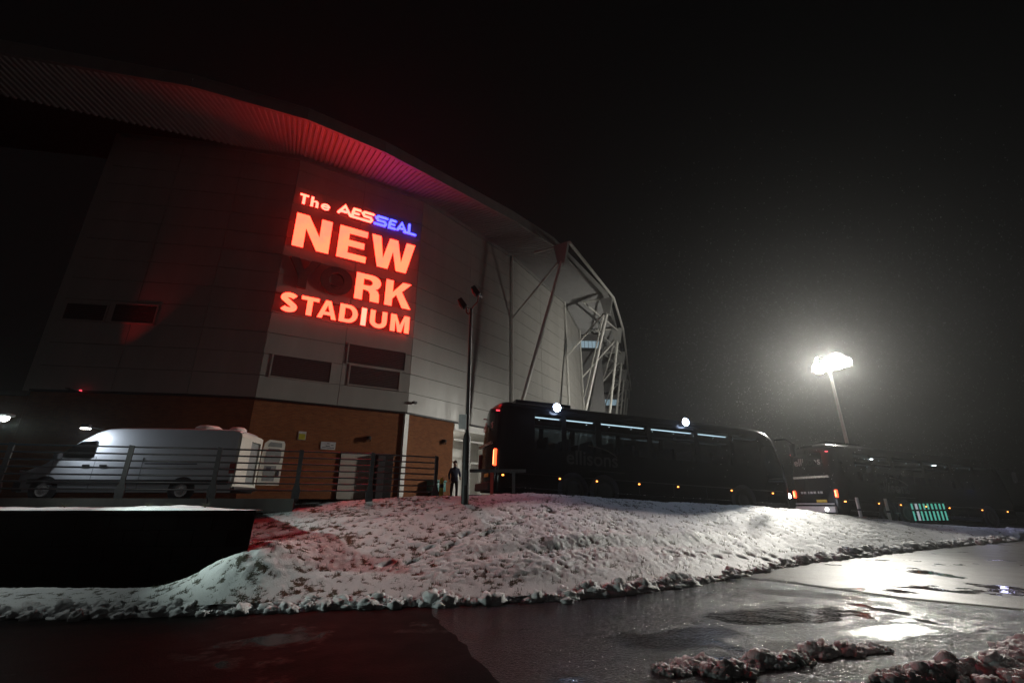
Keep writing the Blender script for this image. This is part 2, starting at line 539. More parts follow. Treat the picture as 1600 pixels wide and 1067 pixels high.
# tar band along a reinstatement joint in the road
mb = MB()
tp = [(4.9, 12.2), (6.06, 10.97), (7.1, 9.25), (8.22, 8.30), (10.4, 6.6), (13, 5.0)]
dense = []
for a, b in zip(tp[:-1], tp[1:]):
    for k in range(14): dense.append((a[0] + (b[0]-a[0])*k/14, a[1] + (b[1]-a[1])*k/14))
for i, (x, y) in enumerate(dense):
    wdt = 0.055 + 0.022 * random.random()
    mb.v += [(x - wdt * 0.7, y - wdt * 0.7, 0.008), (x + wdt * 0.7, y + wdt * 0.7, 0.008)]
mb.f = [(2*i, 2*i+1, 2*i+3, 2*i+2) for i in range(len(dense) - 1)]
tag(mb.build('tar_joint', MT['tar'], fix=False), kind='structure')

# paler concrete apron beyond the joint
mb = MB()
for x in np.linspace(4.95, 42, 60):
    yt = float(np.interp(x, [p[0] for p in tp] + [42], [p[1] for p in tp] + [4.0]))
    mb.v += [(x, yt, 0.004), (x, float(yk(x)) + 0.25, 0.004)]
mb.f = [(2*i, 2*i+2, 2*i+3, 2*i+1) for i in range(59)]
tag(mb.build('concrete_apron', MT['slab'], fix=False), kind='structure')

# car park behind the bank
xs = np.concatenate([np.linspace(-90, -20, 10), np.linspace(-19, 40, 60), np.linspace(44, 100, 12)])
mb = MB(); rows = 26
for x in xs:
    y0 = float(yc(x)) + 0.7
    if x < -4.5: y0 = min(y0, 11.0 + max(0, (x + 12)) * 0.25)
    for k in range(rows):
        y = y0 + (130 - y0) * (k / (rows - 1)) ** 2
        mb.v.append((x, y, float(plateau(np.array(x), np.array(y)))))
mb.f = [(i*rows+k, (i+1)*rows+k, (i+1)*rows+k+1, i*rows+k+1) for i in range(len(xs)-1) for k in range(rows-1)]
tag(mb.build('car_park', MT['carpark'], fix=False), kind='structure')

# snowy grass bank, relief as real geometry
gx = np.concatenate([np.arange(-16, -7.5, 0.06), np.arange(-7.5, 7.0, 0.027), np.arange(7.0, 30, 0.07)])
NT = 170
tv = np.linspace(0, 1, NT) ** 1.12
X = np.repeat(gx[:, None], NT, 1)
Y = yk(X) + (yc(X) + 1.5 - yk(X)) * tv[None, :]
Z = bank_h(X, Y)
wob = fbm(X, Y, 0.8, 3)
sx_, sy_ = X * 0.9 + Y * 0.45, Y * 1.25 - X * 0.35          # tussocks lie across the slope
n1 = fbm(sx_, sy_, 3.0, 4, 0.58)
n2 = fbm(sx_ + 9, sy_ + 3, 10.5, 3, 0.6)
n3 = 1 - np.abs(2 * fbm(sx_ + 3, sy_ + 31, 4.6, 3, 0.5) - 1)
amp = sstep(0.0, 0.12, tv)[None, :] * (0.75 + 0.5 * wob)
left = sstep(-3.5, -8.0, X)
rough_ = 0.45 + 0.9 * sstep(0.38, 0.62, fbm(X + 40, Y + 11, 0.75, 3))         # drifted smooth here, trodden there
D = ((n1 - 0.5) * 0.036 * rough_ + (n2 - 0.5) * 0.040 * rough_ + (fbm(sx_ + 21, sy_ + 7, 22.0, 2, 0.6) - 0.5) * 0.022 + (n3 - 0.8) * 0.012 + (wob - 0.5) * 0.13) * amp * (1 - 0.6 * left)
foot = np.zeros_like(X)
for (fx, fy, fa) in [(-2.4 + i * 0.34 + 0.12 * (i % 2), 9.6 + i * 0.36 - 0.20 * (i % 2), 0.8) for i in range(13)] + [(3.4 + i * 0.42, 11.6 + i * 0.22 + 0.16 * (i % 2), 0.3) for i in range(12)]:
    ca, sa = math.cos(fa), math.sin(fa)
    du, dv = (X - fx) * ca + (Y - fy) * sa, -(X - fx) * sa + (Y - fy) * ca
    foot += np.exp(-(du / 0.15) ** 4 - (dv / 0.065) ** 4)
D -= 0.06 * np.clip(foot, 0, 1)
ridge = np.exp(-((Y - (yk(X) + 1.9 + 0.25 * np.sin(X * 0.7))) / 0.22) ** 2) * sstep(-2, 1, X) * sstep(8, 4, X)
D += (ridge * 0.05 - np.exp(-((Y - (yk(X) + 1.45 + 0.25 * np.sin(X * 0.7))) / 0.2) ** 2) * sstep(-2, 1, X) * sstep(8, 4, X) * 0.05) * (0.4 + 1.2 * wob)
Zs = Z + D
bare = np.clip(0.295 - (n1 - 0.5) * 0.5 - (n2 - 0.5) * 1.2 + 0.06 * sstep(-1.0, -4.5, X) * (1 - left) + 0.05 * sstep(8, 0, X), 0, 1)
N0 = len(gx)
verts = np.stack([X, Y, Zs], -1).reshape(-1, 3)
I, K = np.meshgrid(np.arange(N0 - 1), np.arange(NT - 1), indexing='ij')
q = np.stack([I*NT+K, (I+1)*NT+K, (I+1)*NT+K+1, I*NT+K+1], -1).reshape(-1, 4)
me = bpy.data.meshes.new('snow_bank')
me.vertices.add(len(verts)); me.vertices.foreach_set('co', verts.astype(np.float32).ravel())
me.loops.add(q.size); me.loops.foreach_set('vertex_index', q.ravel().astype(np.int32))
me.polygons.add(len(q)); me.polygons.foreach_set('loop_start', (np.arange(len(q)) * 4).astype(np.int32))
me.update(calc_edges=True)
me.shade_smooth()
a_ = me.attributes.new('bare', 'FLOAT', 'POINT'); a_.data.foreach_set('value', bare.astype(np.float32).ravel())
me.materials.append(MT['snow'])
bank = link('snow_bank', me)
tag(bank, kind='structure')

# grass blades poking out of the thin snow
mb = MB()
idx = np.where((bare.ravel() > 0.55) & (verts[:, 0] > -6.5) & (verts[:, 0] < 12))[0]
pick = rng.choice(idx, size=min(9000, len(idx)), replace=False)
for i in pick:
    x, y, z = verts[i]
    a = random.random() * 6.28; l = random.uniform(0.03, 0.09); w = 0.004
    lean = random.uniform(0.2, 1.0)
    dx, dy = math.cos(a), math.sin(a)
    mb.add([(x - dy*w, y + dx*w, z - 0.01), (x + dy*w, y - dx*w, z - 0.01), (x + dx*l*lean, y + dy*l*lean, z + l)], [(0, 1, 2)])
tag(mb.build('grass', MT['grass'], fix=False), 'dry winter grass tufts poking through snow on the bank', 'grass', kind='stuff')

# kerb stones along the road
kerb = empty('kerb', (0, 0, 0)); tag(kerb, kind='structure')
kp = []
x = -16.0
while x < 9.0:
    y = float(yk(x)) + 0.28
    kp.append((x, y))
    dx = 0.9; x2 = x + dx
    for _ in range(4):
        y2 = float(yk(x2)) + 0.28
        x2 = x + dx * 0.915 / math.hypot(dx, y2 - y) * 1.0; dx = x2 - x
    x = x2
for a, b in zip(kp[:-1], kp[1:]):
    L = math.hypot(b[0]-a[0], b[1]-a[1]); ang = math.atan2(b[1]-a[1], b[0]-a[0])
    m_ = MB().cbox(0.005, L - 0.005, -0.0625, 0.0625, -0.1, 0.115 + random.uniform(-0.004, 0.004), 0.012)
    o = m_.build('kerb_stone', MT['kerb'], kerb); at(o, (a[0], a[1], 0), ang)

# ploughed snow: lumps thrown along the kerb
def lump_templates(k):
    out = []
    for i in range(k):
        bm = bmesh.new(); bmesh.ops.create_icosphere(bm, subdivisions=3, radius=1.0)
        V = np.array([v.co[:] for v in bm.verts]); bm.verts.index_update()
        Fc = np.array([[v.index for v in f.verts] for f in bm.faces]); bm.free()
        r = np.ones(len(V))
        for f, a in ((1.1, 0.36), (2.6, 0.26), (5.5, 0.17), (11, 0.10)):
            ph = rng.random(2) * 50
            r += a * (fbm(V[:, 0] * f + ph[0] + 3 * V[:, 2], V[:, 1] * f + ph[1] - 2 * V[:, 2] * f * 0.4, 1.0, 2) - 0.5) * 2
        out.append((V * r[:, None], Fc))
    return out
LT = lump_templates(10)
def lumps(name, items, m_, **kw):
    Vs, Fs, o = [], [], 0
    for (x, y, z, sx, sy, sz) in items:
        V, Fc = LT[random.randrange(len(LT))]
        a = random.random() * 6.28; ca, sa = math.cos(a), math.sin(a)
        W = np.stack([V[:, 0]*ca - V[:, 1]*sa, V[:, 0]*sa + V[:, 1]*ca, V[:, 2]], -1) * np.array([sx, sy, sz]) + np.array([x, y, z])
        Vs.append(W); Fs.append(Fc + o); o += len(W)
    Vs = np.concatenate(Vs).astype(np.float32); Fs = np.concatenate(Fs).astype(np.int32)
    me = bpy.data.meshes.new(name)
    me.vertices.add(len(Vs)); me.vertices.foreach_set('co', Vs.ravel())
    me.loops.add(Fs.size); me.loops.foreach_set('vertex_index', Fs.ravel())
    me.polygons.add(len(Fs)); me.polygons.foreach_set('loop_start', (np.arange(len(Fs)) * 3).astype(np.int32))
    me.update(calc_edges=True); me.shade_smooth()
    me.materials.append(m_)
    o = link(name, me)
    return tag(o, **kw)

items = []
x = -15.0
while x < 28:
    y = float(yk(x)); dens = 1.0 if x < 9 else 1.35
    hump = 0.6 + 0.8 * float(vnoise(np.array(x * 0.9), np.array(3.3)))
    for _ in range(5):
        r = random.choice([0.03, 0.04, 0.055, 0.07, 0.09]) * dens * hump
        if random.random() < 0.04: r = random.uniform(0.09, 0.15) * dens
        off = random.gauss(0.06, 0.11) * dens
        xx = x + random.uniform(-0.06, 0.06)
        zz = r * 0.35 + max(0, 0.10 - abs(off - 0.1) * 0.5) * random.random() * hump
        items.append((xx, y + off + 0.05, zz, r * random.uniform(0.9, 1.4), r * random.uniform(0.9, 1.3), r * random.uniform(0.75, 1.1)))
    for _ in range(2):
        r = random.uniform(0.07, 0.15) * dens * hump
        items.append((x + random.uniform(-.05, .05), y + random.gauss(0.10, 0.07), 0.0, r * 1.5, r, r * 0.55))
    x += 0.075 if x < 9 else 0.11
lumps('snow_windrow', items, MT['snowpile'], label='lumpy ridge of ploughed snow along the kerb below the bank', cat='snow', kind='stuff')

def heap(pts, label, big=1.0):
    it = []
    for (x, y, w, h) in pts:
        for _ in range(int(44 * big)):
            a = random.random() * 6.28; q = math.sqrt(random.random())
            r = random.choice((0.18, 0.28, 0.40, 0.55)) * h * random.uniform(0.8, 1.15)
            it.append((x + math.cos(a)*q*w, y + math.sin(a)*q*w*0.55, h*(1-q*q)*random.uniform(0.25, 0.75), r*1.15, r*1.1, r))
        for _ in range(18):
            a = random.random() * 6.28; q = random.uniform(0.9, 1.5); r = random.uniform(0.012, 0.04)
            it.append((x + math.cos(a)*q*w, y + math.sin(a)*q*w*0.6, r*0.5, r, r, r))
    return lumps('snow_heap', it, MT['snowpile'], label=label, cat='snow', kind='stuff')
heap([(1.62, 5.44, 0.16, 0.07), (1.95, 5.62, 0.20, 0.10), (2.15, 5.42, 0.22, 0.12)], 'small crumbled snow heap on wet asphalt, left of the foreground heaps', 0.8)
heap([(2.75, 5.72, 0.22, 0.13), (3.05, 5.78, 0.22, 0.10), (2.5, 5.60, 0.14, 0.06)], 'rounded snow heap lying on the wet road below the orange reflections')
heap([(3.48, 6.05, 0.22, 0.11), (3.85, 6.12, 0.24, 0.10), (4.15, 6.18, 0.18, 0.07)], 'low ridge of snow pointing at the bright reflection on the road')
heap([(3.75, 5.22, 0.22, 0.09), (4.15, 5.32, 0.28, 0.13), (4.5, 5.45, 0.26, 0.13), (4.95, 5.50, 0.30, 0.15), (5.5, 5.7, 0.36, 0.16), (6.1, 6.1, 0.40, 0.17), (5.6, 5.3, 0.5, 0.18), (6.7, 6.4, 0.45, 0.17), (4.9, 5.0, 0.5, 0.14)], 'big dark snow heap in the right foreground corner')
heap([(23.2, 23.6, 1.0, 0.40), (24.6, 24.2, 0.9, 0.42), (26.0, 24.8, 0.9, 0.40), (27.5, 25.6, 0.9, 0.4)], 'blue lit snow pile beside the far coach at the right edge')

# ------------------------------------------------------------------ retaining wall on the left
rw = empty('retaining_wall', (-10, 8.9, 0))
tag(rw, 'dark retaining wall with snow along its top, below the railings', 'wall')
def rel(o, root): o.location = Vector(o.location) - Vector(root.location); return o
poly = [(-40, 8.9), (-4.72, 8.9), (-6.85, 13.0), (-40, 13.0)]
mb = MB()
mb.add([(x, y, z) for z in (-0.1, 1.42) for x, y in poly], [(3,2,1,0),(4,5,6,7),(0,1,5,4),(1,2,6,5),(2,3,7,6),(3,0,4,7)])
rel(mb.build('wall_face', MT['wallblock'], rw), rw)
blk = {}
for rw_ in range(5):
    for i in range(18):
        x1 = -4.80 - i * 0.62 - (0.31 if rw_ % 2 else 0)
        if x1 - 0.61 < -15.8: continue
        if 'm' not in blk:
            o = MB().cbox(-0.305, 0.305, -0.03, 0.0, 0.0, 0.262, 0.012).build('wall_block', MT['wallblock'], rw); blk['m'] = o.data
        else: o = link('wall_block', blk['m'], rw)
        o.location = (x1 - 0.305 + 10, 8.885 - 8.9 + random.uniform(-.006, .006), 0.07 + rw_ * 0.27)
for i in range(14):
    x0 = -4.85 - (i + 1) * 1.2
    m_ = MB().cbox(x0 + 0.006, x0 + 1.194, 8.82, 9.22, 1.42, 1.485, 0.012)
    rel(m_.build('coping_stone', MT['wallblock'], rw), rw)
# upstand below the railings
fence_pts = [(-16.5, 9.9), (-14.0, 10.25), (-11.6, 10.75), (-9.25, 11.3), (-7.35, 11.72), (-5.55, 12.3), (-3.85, 12.95), (-2.25, 14.0), (-1.35, 14.75)]
mb = MB()
for a, b in zip(fence_pts[:5], fence_pts[1:6]):
    d = Vector((b[0]-a[0], b[1]-a[1], 0)); nn = Vector((-d.y, d.x, 0)).normalized()
    A, B = Vector((*a, 0)), Vector((*b, 0))
    vs_ = [A - nn*0.16, B - nn*0.16, B + nn*0.16, A + nn*0.16]
    mb.add([(p.x, p.y, 1.40) for p in vs_] + [(p.x, p.y, 1.72) for p in vs_], [(3,2,1,0),(4,5,6,7),(0,1,5,4),(1,2,6,5),(2,3,7,6),(3,0,4,7)])
rel(mb.build('upstand', MT['concrete'], rw), rw)
# snow lying on the terrace
xs_ = np.arange(-16, -5.1, 0.05); NR = 22
V = []
for x in xs_:
    e = sstep(-5.1, -6.4, np.array(x)) * (0.55 + 0.45 * float(vnoise(np.array(x * 1.7), np.array(8.8))))
    dep = 1.15 * (0.75 + 0.5 * float(fbm(np.array([x]), np.array([2.2]), 1.3, 3)[0]))
    for k in range(NR):
        t = k / (NR - 1)
        y = 8.86 + dep * t
        h = 0.085 * e * (math.sin(math.pi * min(1, max(0, t))) ** 0.45) * (0.55 + 0.9 * float(fbm(np.array([x]), np.array([y]), 3.0, 3)[0]))
        V.append((x, y, 1.482 + h - (0.02 if k in (0, NR - 1) else 0)))
mb = MB(); mb.v = V
mb.f = [(i*NR+k, (i+1)*NR+k, (i+1)*NR+k+1, i*NR+k+1) for i in range(len(xs_)-1) for k in range(NR-1)]
o = mb.build('snow_cover', MT['snowclean'], rw, fix=False); o.data.shade_smooth(); rel(o, rw)
mb = MB()
for x in (-7.0, -8.6, -5.9, -6.6):
    for _ in range(26):
        a = random.random()*6.28; l = random.uniform(0.04, 0.12)
        mb.add([(x, 9.3, 1.53), (x+0.008, 9.3, 1.53), (x + math.cos(a)*l, 9.3 + math.sin(a)*l, 1.55 + l*0.8)], [(0,1,2)])
rel(mb.build('weed', MT['grass'], rw, fix=False), rw)

# railings
fence = empty('railing_fence', (-7.35, 11.72, 1.7))
tag(fence, 'dark grey railing with seven thin horizontal rails along the top of the bank', 'railing')
ftop = [1.70 + 1.22] * len(fence_pts)
for i, (x, y) in enumerate(fence_pts):
    if i in (0, 8): continue
    g = 1.70 if i < 6 else float(bank_h(np.array(x), np.array(y))) - 0.02
    pr = [(-0.085, g - 0.05), (0.085, g - 0.05), (0.10, g + 0.22), (0.05, g + 0.40), (0.055, 2.93), (-0.055, 2.95), (-0.05, g + 0.40), (-0.10, g + 0.22)]
    o = MB().prism(pr, -0.02, 0.02).build('post', MT['rail'], fence)
    a, b = fence_pts[max(0, i-1)], fence_pts[min(len(fence_pts)-1, i+1)]
    at(o, (x + 7.35, y - 11.72, -1.7), math.atan2(b[1]-a[1], b[0]-a[0]))
for k in range(7):
    z = 2.90 - k * 0.163
    for i in range(len(fence_pts) - 2):
        a, b = fence_pts[i], fence_pts[i+1]
        o = MB().tube((a[0]+7.35, a[1]-11.72, z-1.7), (b[0]+7.35, b[1]-11.72, z-1.7), 0.021, n=10).build('rail', MT['rail'], fence, smooth=40)
# short red-brown return of fence by the coach
ret = empty('fence_return', (-0.9, 15.3, 1.7))
tag(ret, 'short low railing panel with thick rails behind the coach', 'railing')
for dx in (-0.55, 0.25, 0.95):
    o = MB().box(dx-0.05, dx+0.05, -0.04, 0.04, -0.1, 0.95).build('post', MT['redpaint_redlit'] if dx == 0.25 else MT['rail'], ret)
for z in (0.12, 0.90):
    MB().box(-0.6, 1.35, -0.075, -0.045, z-0.05, z+0.05).build('rail', MT['rail'], ret)

# ------------------------------------------------------------------ stadium
W = [(-21.9, 20.25), (-15.5, 21.25), (-12.62, 21.97), (-6.0, 25.9), (-0.1, 33.4), (5.25, 42.5), (7.9, 50.5), (12.9, 69.0), (17.0, 83.0)]
ZB, ZW, GZ = 6.52, 21.3, 1.2
st = empty('stadium', (-6.0, 25.9, 1.7))
tag(st, 'large stadium with brick base, pale cladding and ribbed overhanging roof', 'stadium')
def fr(i):
    a, b = W[i], W[i+1]
    return a, math.atan2(b[1]-a[1], b[0]-a[0]), math.hypot(b[0]-a[0], b[1]-a[1])
def place(o, i, sub=None):
    a, ang, L = fr(i)
    o.location = (a[0] + 6.0, a[1] - 25.9, -1.7); o.rotation_euler = (0, 0, ang)
    return o
ncols = [2, 1, 2, 2, 2, 2, 4, 3]
NRW = 13
ph = (ZW - ZB) / NRW
holes = {2: [(0.48, 3.30, 7.68, 8.80), (4.10, 7.32, 8.93, 10.02), (4.30, 7.06, 7.75, 8.80)], 0: [(0.25, 2.0, 9.98, 10.80), (2.35, 4.2, 9.98, 10.90)]}
cladwalls = []
for i in range(8):
    a, ang, L = fr(i)
    wall = place(MB().box(0.0, L, 0.08, 0.5, ZB, ZW).build('cladding_wall', MT['joint'], st), i)
    cladwalls.append(wall)
    w = L / ncols[i]
    if i == 2: cuts = [0, 3.86, L]
    else: cuts = [w * k for k in range(ncols[i] + 1)]
    for c0, c1 in zip(cuts[:-1], cuts[1:]):
        shared = None
        for r in range(NRW):
            if shared is None:
                o = MB().box(c0 + 0.012, c1 - 0.012, 0.0, 0.078, 0.012, ph - 0.012).build('cladding_panel', MT['panel'], wall)
                shared = o.data
            else:
                o = link('cladding_panel', shared, wall)
            o.location = (0, random.uniform(-0.004, 0.004), ZB + r * ph)
    # drip flashing over the brick, wall-head trim below the soffit
    place(MB().box(-0.02, L + 0.02, -0.07, 0.3, ZB - 0.10, ZB - 0.002).build('drip_flashing', MT['dark'], st), i)
    place(MB().box(-0.02, L + 0.02, -0.10, -0.006, ZW - 0.42, ZW - 0.12).build('wall_head_trim', MT['fascia'], st), i)
    # brick base
    if i == 3:
        place(MB().box(0.14, 3.78, 0.03, 0.4, GZ, ZB - 0.102).build('brick_wall', MT['brick'], st), i)
    elif i == 4 or i > 4:
        place(MB().box(0.0, L, 0.03, 0.4, GZ - 1, ZB - 0.102).build('brick_wall', MT['brick'], st), i)
    elif i == 2:
        place(MB().box(0.0, L - 0.14, 0.03, 0.4, GZ, ZB - 0.102).build('brick_wall', MT['brick'], st), i)
    else:
        place(MB().box(0.0, L, 0.03, 0.4, GZ, ZB - 0.102).build('brick_wall', MT['brick'], st), i)
# louvres
for fi in holes:
    for (u0, u1, z0, z1) in holes[fi]:
        fm = MB()
        t = 0.07
        fm.box(u0 - t, u1 + t, -0.05, 0.0, z1, z1 + t).box(u0 - t, u1 + t, -0.05, 0.0, z0 - t, z0)
        fm.box(u0 - t, u0, -0.05, 0.0, z0, z1).box(u1, u1 + t, -0.05, 0.0, z0, z1)
        lv = place(fm.build('louvre', MT['panel'], st), fi)
        bk = MB().box(u0, u1, -0.012, -0.008, z0, z1).build('louvre_back', MT['ink'], lv)
        sl = MB()
        k = int((z1 - z0) / 0.095)
        for j in range(k):
            zz = z0 + (j + 0.5) * (z1 - z0) / k
            sl.add([(u0, -0.045, zz - 0.035), (u1, -0.045, zz - 0.035), (u1, -0.012, zz + 0.03), (u0, -0.012, zz + 0.03),
                    (u0, -0.040, zz - 0.040), (u1, -0.040, zz - 0.040), (u1, -0.012, zz + 0.018), (u0, -0.012, zz + 0.018)],
                   [(0,1,2,3),(7,6,5,4),(0,4,5,1),(3,2,6,7)])
        sl.build('blades', MT['louvre'], lv)
# lower brick wing running on to the left
MB_ = MB().box(-16, -0.02, 0.03, 0.4, GZ, 6.2).build('brick_wing', MT['brick'], st); place(MB_, 0)
MB_ = MB().box(-16.1, -0.02, -0.1, 0.5, 6.202, 6.42).build('wing_coping', MT['concrete'], st); place(MB_, 0)
# end wall turning away at the left
MB_ = MB().box(-0.42, -0.02, 0.1, 14.0, GZ, ZW).build('end_wall', MT['panel'], st); place(MB_, 0)
# corner pier (white downpipe casing) and service door, on the sign wall and its corner
pier = MB().cbox(-0.16, 0.13, -0.05, 0.3, GZ, ZB - 0.105, 0.01).build('corner_pier', MT['white'], st); place(pier, 3)
dr = place(MB().box(4.33, 6.12, -0.035, 0.028, 1.3, 4.16).build('service_door', MT['dark'], st), 2)
for (u0, u1) in ((4.37, 5.76), (5.775, 6.06)):
    lf = MB().box(u0, u1, -0.055, -0.037, 1.32, 4.10).build('door_leaf', MT['door'], dr)
MB().tube((5.70, -0.10, 2.6), (5.70, -0.10, 2.95), 0.012).build('handle', MT['silver'], dr)
for z in (1.9, 2.6, 3.3): MB().box(4.37, 6.06, -0.062, -0.057, z, z + 0.02).build('door_rib', MT['door'], dr)
dark_box = place(MB().cbox(6.16, 7.02, -0.42, 0.02, 1.3, 4.12, 0.015).build('shadow_box', MT['dark'], st), 2)  # dark box built in place of a shadow beside the door
MB().box(6.22, 6.58, -0.432, -0.423, 1.5, 4.0).build('shadow_box_panel', MT['rail'], dark_box)
# entrance recess in the right facet (open bay with a lit ceiling tube)
u0, u1 = 3.80, fr(3)[2] - 0.15
bay = MB()
bay.box(u0 + 0.01, u1, 3.0, 3.1, GZ, ZB - 0.11)
bay.box(u0 - 0.02, u0 + 0.05, 0.41, 2.99, GZ, ZB - 0.11).box(u1, u1 + 0.06, 0.06, 3.0, GZ, ZB - 0.11)
bay.box(u0 + 0.06, u1 - 0.01, 0.02, 2.98, ZB - 0.55, ZB - 0.12)
by = place(bay.build('entrance_bay', MT['white'], st), 3)
for (z, y) in ((4.0, 0.05), (5.35, 0.05)):
    MB().box(u0 + 0.06, u1 - 0.02, y, y + 0.08, z, z + 0.12).build('cross_beam', MT['steel'], by)
for k in range(5):
    MB().box(u0 + 0.5 + k*1.1, u0 + 0.56 + k*1.1, 0.06, 0.12, GZ, 3.998).build('mullion', MT['steel'], by)
MB().tube((u0 + 0.25, 0.5, 5.30), (u0 + 0.25, 2.4, 5.30), 0.05).build('ceiling_tube', MT['e_tube'], by)
lamp('tube_light', 'AREA', (u0 + 0.7, 1.4, 5.22), 55, (1.0, 0.95, 0.84), by, 0.5)

# roof: overhanging eaves, ribbed soffit, fascia
E_ = [(-40, 13.2), (-26, 15.2), (-16.3, 17.5), (-11.3, 19.6), (-7.7, 22.05), (-4.3, 25.1), (0.0, 29.0), (3.4, 32.6), (10.0, 43.2), (12.4, 51.0), (17.2, 68.5), (21.3, 82.5)]
I_ = [(-40, 15.2), (-26, 17.6), (-15.5, 21.25), (-12.62, 21.97), (-9.3, 23.95), (-6.0, 25.9), (-3.0, 29.7), (-0.1, 33.4), (5.25, 42.5), (7.9, 50.5), (12.9, 69.0), (17.0, 83.0)]
for i in range(len(E_) - 1):
    ea, eb, ia, ib = (Vector((*p, 0)) for p in (E_[i], E_[i+1], I_[i], I_[i+1]))
    L = (eb - ea).length
    pitch = 0.30
    k = max(4, int(L / pitch))
    sv, sf = [], []
    # trapezoidal rib profile
    prof = [(0.0, 0.0), (0.42, 0.0), (0.52, 0.09), (0.90, 0.09)]
    st_pts = []
    for j in range(k):
        for (fx, dz) in prof: st_pts.append(((j + fx) / k, dz))
    st_pts.append((1.0, 0.0))
    for (t, dz) in st_pts:
        p, q_ = ia.lerp(ib, t), ea.lerp(eb, t)
        sv += [(p.x + 6.0, p.y - 25.9, ZW - 0.10 - dz - 1.7), (q_.x + 6.0, q_.y - 25.9, 21.55 - dz - 1.7)]
    sf = [(2*j, 2*j+1, 2*j+3, 2*j+2) for j in range(len(st_pts) - 1)]
    MB().add(sv, sf).build('soffit_panel', MT['soffit'], st, fix=False)
    out = (eb - ea).normalized(); nn = Vector((out.y, -out.x, 0))
    fa = MB()
    for (o0, o1, z0, z1) in ((0.0, 0.16, 21.45, 22.0), (-0.12, 0.05, 22.003, 22.35)):
        A, B = ea + nn * o0, eb + nn * o0; C, D_ = eb + nn * o1, ea + nn * o1
        fa.add([(p.x + 6, p.y - 25.9, z - 1.7) for z in (z0, z1) for p in (A, B, C, D_)], [(3,2,1,0),(4,5,6,7),(0,1,5,4),(1,2,6,5),(2,3,7,6),(3,0,4,7)])
    fa.build('fascia', MT['fascia'], st)
    rf = MB()
    inn = -nn
    A, B = ea + inn * 0.1, eb + inn * 0.1; C, D_ = ib + inn * 7, ia + inn * 7
    rf.add([(A.x+6, A.y-25.9, 22.36-1.7), (B.x+6, B.y-25.9, 22.36-1.7), (C.x+6, C.y-25.9, 23.3-1.7), (D_.x+6, D_.y-25.9, 23.3-1.7)], [(0,1,2,3)])
    rf.build('roof_sheet', MT['roof'], st, fix=False)
# wall columns and raking struts
off = Vector((-6.0, 25.9, 1.7))
def L_(p): return Vector(p) - off
N_ = [Vector((3.95, 30.7, 19.6)), Vector((9.4, 40.6, 19.6)), Vector((12.3, 49.2, 19.75)), Vector((14.9, 58.6, 20.0)), Vector((17.4, 68.0, 20.2)), Vector((19.4, 75.0, 20.3)), Vector((21.3, 82.0, 20.4))]
WB = [Vector((-0.1, 33.4, 0)), Vector((5.25, 42.5, 0)), Vector((7.9, 50.5, 0)), Vector((10.4, 59.6, 0)), Vector((12.9, 69.0, 0)), Vector((14.9, 75.9, 0)), Vector((16.6, 82.0, 0))]
for k, (nd, wb) in enumerate(zip(N_, WB)):
    outw = Vector((nd.x - wb.x, nd.y - wb.y, 0)).normalized()
    pc = wb + outw * 0.16
    MB().tube(L_((pc.x, pc.y, 0.6)), L_((pc.x, pc.y, ZW - 0.3)), 0.08, n=14).build('wall_column', MT['steel'], st, smooth=40)
    foot = wb + Vector((-1.25, -3.9, 0)) if k < 2 else wb + outw * 1.2 + Vector((-0.6, -3.0, 0))
    bot = nd + Vector((0, 0, -0.45)) - outw * 0.15
    MB().tube(L_((foot.x, foot.y, 0.8)), L_(bot), 0.135, 0.135, n=16).build('raking_strut', MT['steel'], st, smooth=40)
    MB().tube(L_((pc.x, pc.y, 15.2 if k else 15.4)), L_(bot - outw * 0.25), 0.085, n=14).build('brace_strut', MT['steel'], st, smooth=40)
    # gusset box at the head and arm back to the fascia
    g = MB().add([L_(bot + Vector((0, 0, -0.35)) - outw * s * 0.0 + Vector((outw.y, -outw.x, 0)) * t + outw * s + Vector((0, 0, z)))
                  for z, sc in ((0.0, 0.28), (1.75, 0.62)) for s, t in ((-sc, -0.16), (sc, -0.16), (sc, 0.16), (-sc, 0.16))],
                 [(3,2,1,0),(4,5,6,7),(0,1,5,4),(1,2,6,5),(2,3,7,6),(3,0,4,7)])
    g.build('head_bracket', MT['fascia'], st)
    tip = nd + Vector((0, 0, 0.9)) + outw * 0.55
    MB().tube(L_(tip), L_(nd + Vector((0, 0, 1.0)) - outw * 2.6), 0.10, n=12).build('roof_arm', MT['steel'], st, smooth=40)
    if k < len(N_) - 1:
        o2 = Vector((N_[k+1].x - WB[k+1].x, N_[k+1].y - WB[k+1].y, 0)).normalized()
        MB().tube(L_(tip), L_(N_[k+1] + Vector((0, 0, 0.9)) + o2 * 0.55), 0.12, n=12).build('edge_tube', MT['steel'], st, smooth=40)
        if k >= 1:
            MB().tube(L_(tip), L_(N_[k+1] + Vector((0, 0, 1.0)) - o2 * 2.4), 0.085, n=10).build('roof_brace', MT['steel'], st, smooth=40)
            MB().tube(L_(bot - outw * 0.3), L_((WB[k+1] + o2 * 0.3) + Vector((0, 0, 13.0))), 0.075, n=10).build('cross_brace', MT['steel'], st, smooth=40)
            MB().tube(L_(nd + Vector((0, 0, 0.9)) - outw * 2.4), L_(N_[k+1] + Vector((0, 0, 0.7))), 0.075, n=10).build('roof_brace', MT['steel'], st, smooth=40)
